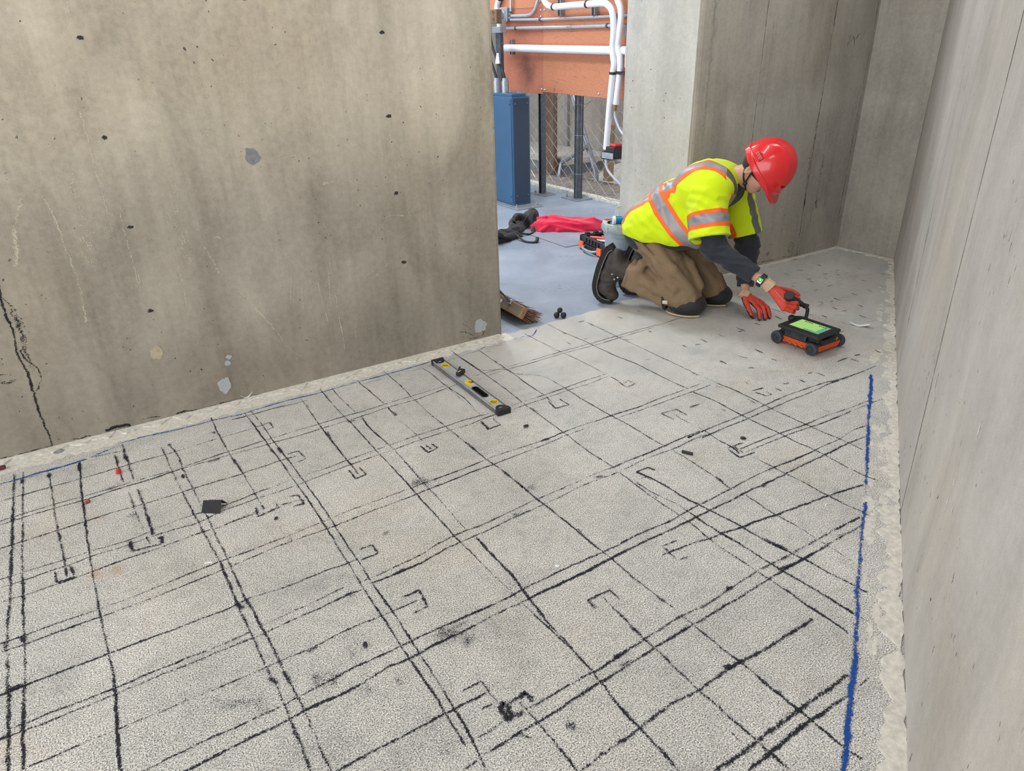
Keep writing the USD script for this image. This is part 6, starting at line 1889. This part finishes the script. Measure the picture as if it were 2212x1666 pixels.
# the vest: a loose shell over the torso with half sleeves, bands laid on it
SLV = {}
for s in (-1, 1):
    d_ = (ELB[s] - SHO[s]) / np.linalg.norm(ELB[s] - SHO[s])
    SLV[s] = (SHO[s] + d_ * .235, d_)
A0, AX = V([-.27, 0, .44]), V([.82, 0, .572])


def vest_base(q):
    d = blend(q, torso(.018) + drape(.022), .06)
    d = smin(d, capsule(q, V([.05, -.06, .755]), V([.07, .06, .735]), .085, .085), .04)
    d -= wrinkle(q, (8, 12, 13), 71, .010)
    lowside = np.clip((.60 - q[:, 2]) / .15, 0, 1)
    d -= lowside * wrinkle(q @ np.array([[.8, 0, .6], [0, 1, 0], [-.6, 0, .8]]), (8, 7, 22), 77, .015)
    for s in (-1, 1):
        e, ax = SLV[s]
        v = np.stack([q @ ax, q[:, 1], q @ np.cross(ax, [0, 1, 0])], 1)
        a = blend(q, [(SHO[s] + V([-.008, 0, -.008]), e + ax * .03 + V([-.018 if s < 0 else 0, -.004 * s * -1, 0]), .091, .108 if s < 0 else .090)], .02)
        a -= wrinkle(v, (20, 9, 9), 73 + s, .012)
        a = np.maximum(a, (q - e) @ ax)
        d = smin(d, a, .035)
    return d


def on_side(f, xz):
    """Points on the field's near (right-hand) side above places (x, z)."""
    xz = np.array(xz, float)
    lo, hi = np.full(len(xz), -.42), np.full(len(xz), 0.0)
    for _ in range(14):
        y = (lo + hi) / 2
        out = f(np.stack([xz[:, 0], y, xz[:, 1]], 1)) > 0
        lo, hi = np.where(out, y, lo), np.where(out, hi, y)
    return np.stack([xz[:, 0], hi, xz[:, 1]], 1)


FOLDS = []
for line in (((-.298, .56), (-.25, .525), (-.195, .484), (-.12, .44), (-.06, .415)), ((-.335, .484), (-.255, .440), (-.20, .425), (-.126, .420)), ((-.255, .603), (-.21, .56), (-.178, .518), (-.091, .467)), ((-.316, .527), (-.229, .467), (-.165, .440)),
             ((.013, .680), (.06, .672), (.10, .654), (.15, .628), (.175, .603)), ((-.005, .637), (.045, .632), (.09, .616), (.15, .586)), ((.0, .60), (.05, .597), (.11, .570)), ((-.16, .714), (-.12, .68), (-.09, .637), (-.05, .555)), ((-.20, .66), (-.16, .60), (-.12, .53)), ((.02, .72), (.08, .715), (.13, .69))):
    p = on_side(vest_base, line)
    FOLDS += [(p[i] + V([0, .0125, 0]), p[i + 1] + V([0, .0125, 0]), .0185 - .002 * (i == 0), .0185 - .005 * (i == len(p) - 2)) for i in range(len(p) - 1)]


def vest_out(q):
    d = vest_base(q)
    near = np.abs(d) < .05
    if near.any():
        e, z = q[near], d[near]
        for a_, b_, ra, rb in FOLDS:
            z = smin(z, capsule(e, a_, b_, ra, rb), .014)
        d[near] = z
    return d


def vest_field(q):
    d = vest_out(q)
    trunk = np.maximum(np.abs(q[:, 1]) - .26, -1) + np.where(q[:, 0] > .14, 9, 0)
    hem = .398 - .088 * q[:, 0] + .006 * np.sin(q[:, 0] * 40 + q[:, 1] * 20) - q[:, 2]
    d = np.maximum(d, np.where(q[:, 0] < .13, hem, -1))
    d = np.maximum(d, (q - V([.192, 0, .80])) @ V([.93, 0, .36]) - .6 * np.clip(np.abs(q[:, 1]) - .06, 0, .2))      # the neck opening
    s_, low = (q - A0) @ AX, (q - A0) @ V([.572, 0, -.82])
    gap = np.abs(q[:, 1] - .002) - np.interp(s_, [-.1, .2, .34, .5], [.003, .006, .048, .085])
    d = np.maximum(d, -np.maximum(gap, .03 - low))
    for s in (-1, 1):                                                   # sleeves stay open
        e, ax = SLV[s]
        a = blend(q, [(SHO[s] + V([-.02, 0, -.01]), e + ax * .05 + V([-.022 if s < 0 else 0, 0, 0]), .060, .079 if s < 0 else .062)], .02)
        d = np.maximum(d, -np.maximum(a, np.maximum(-(q - e + ax * .06) @ ax, (q - e) @ ax - .003)))
    return d


m = smoothed(iso(vest_field, (-.52, -.44, .22), (.42, .36, .98), .0054), 3)
comp = m.split(only_watertight=False)
m = cat_(*[c for c in comp if len(c.faces) > 400])
vest = part('safety_vest', m, LIME, person, smooth=True, label='lime mesh safety vest with orange and silver bands')


def clip(m, fv):
    """The part of a mesh where the per-vertex field is below zero, cut cleanly along its zero line."""
    v, f = m.vertices, m.faces
    n = m.vertex_normals
    inside = fv < 0
    keep = inside[f].all(1)
    cut = inside[f].any(1) & ~keep
    V2, N2, F2 = [v], [n], [f[keep]]
    k = len(v)
    nv, nn_, nf = [], [], []
    for t in f[cut]:
        for r in range(3):
            a, b, c = t[r], t[(r + 1) % 3], t[(r + 2) % 3]
            ia, ib, ic = inside[a], inside[b], inside[c]
            if (ia and not ib and not ic) or (not ia and ib and ic):
                tb, tc = fv[a] / (fv[a] - fv[b]), fv[a] / (fv[a] - fv[c])
                pb, pc = v[a] + tb * (v[b] - v[a]), v[a] + tc * (v[c] - v[a])
                nv += [pb, pc]
                nn_ += [n[a] + tb * (n[b] - n[a]), n[a] + tc * (n[c] - n[a])]
                if ia:
                    nf.append((a, k, k + 1))
                else:
                    nf += [(k, b, c), (k, c, k + 1)]
                k += 2
                break
    vv = np.vstack([v] + ([np.array(nv)] if nv else []))
    n2 = np.vstack([n] + ([np.array(nn_)] if nn_ else []))
    ff = np.vstack([f[keep]] + ([np.array(nf)] if nf else []))
    out = trimesh.Trimesh(vv, ff, process=False)
    used = np.unique(ff)
    rm = np.full(len(vv), -1)
    rm[used] = np.arange(len(used))
    return vv[used], rm[ff], n2[used]


def lay(name, fields, lift, mat):
    """A band: the vest's outer skin where all the fields are below zero, raised a little."""
    cur = outer
    for fn in fields:
        vv, ff, n2 = clip(cur, fn(cur.vertices))
        if len(ff) == 0:
            return
        cur = trimesh.Trimesh(vv, ff, process=False)
    w = cur.vertices + cur.vertex_normals * lift
    part(name, trimesh.Trimesh(w, cur.faces, process=False), mat, vest, smooth=True)


vo = vest_out(m.vertices)
fo = (vo[m.faces].max(1) > -.004)
outer = trimesh.Trimesh(m.vertices, m.faces[fo], process=False)
sl = lambda q: (q - A0) @ AX
in_sleeve = {s: (lambda q, s=s: -((q - SHO[s]) @ SLV[s][1] - np.interp(np.abs(q[:, 1]), [.17, .22], [.5, -.02]) ) ) for s in (-1, 1)}


def sleeve_side(q):
    """Above zero inside a sleeve."""
    r = np.full(len(q), -1.0)
    for s in (-1, 1):
        e, ax = SLV[s]
        t = (q - SHO[s]) @ ax
        rad = np.linalg.norm(q - SHO[s] - t[:, None] * ax, axis=1)
        r = np.maximum(r, np.minimum(np.minimum(t - .01, .29 - t), np.minimum((s * q[:, 1] - (.192 if s < 0 else .165)) * 2, (.128 if s < 0 else .110) - rad)))
    return r


open_edge = lambda q: np.maximum((q - V([.192, 0, .80])) @ V([.93, 0, .36]) - .6 * np.clip(np.abs(q[:, 1]) - .06, 0, .2), np.where(lowpart(q) > .02, np.interp(sl(q), [-.1, .2, .34, .5], [.003, .006, .048, .085]) - np.abs(q[:, 1] - .002), -1))
lowpart = lambda q: (q - A0) @ V([.572, 0, -.82])
body_only = lambda q: np.maximum(sleeve_side(q), open_edge(q) + .004)
waist = lambda q: np.abs((q - A0) @ V([.735, 0, .678]) - .191)
lowpart = lambda q: (q - A0) @ V([.572, 0, -.82])
vert = lambda q: np.abs(np.abs(q[:, 1]) - (lambda w: np.interp(sl(q), [-.05, .2, .45], [.112, .128, .150]) * (1 - w) + .108 * w)(np.clip((lowpart(q) + .03) / .10, 0, 1))) + np.where((lowpart(q) > .02) & (sl(q) < np.where(q[:, 1] < 0, .33, .16)), 9, 0)
lay('reflective_band', [body_only, lambda q: waist(q) - .026], .0016, SILVER)
lay('orange_band', [body_only, lambda q: np.abs(waist(q) - .036) - .0105], .0014, ORANGEB)
off = lambda q: .0465 - waist(q)
lay('reflective_band', [body_only, off, lambda q: vert(q) - .025], .0012, SILVER)
lay('orange_band', [body_only, off, lambda q: np.abs(vert(q) - .0345) - .0100], .0010, ORANGEB)
for s in (-1, 1):
    e, ax = SLV[s]
    on = lambda q, s=s: -sleeve_side(q) + (0 if s < 0 else 0) + np.where(s * q[:, 1] > 0, 0, 9)
    t = lambda q, e=e, ax=ax: np.abs(-(q - e) @ ax - .088)
    lay('reflective_band', [on, lambda q, t=t: t(q) - .024], .0016, SILVER)
    lay('orange_band', [on, lambda q, t=t: np.abs(t(q) - .034) - .0105], .0014, ORANGEB)
lay('collar_binding', [body_only, lambda q: -((q - V([.165, 0, .80])) @ V([.93, 0, .36])) - .012], .0012, BINDING)
lay('back_logo', [lambda q: np.abs(sl(q) - .455) - .020 * (1 + .3 * np.sin(q[:, 1] * 160)), lambda q: np.abs(q[:, 1] + .015) - .05, lambda q: .35 - np.abs(np.sin(q[:, 1] * 330 + sl(q) * 60)), lambda q: -((q - A0) @ V([-.572, 0, .82]) - .05)], .0010, BLACK)
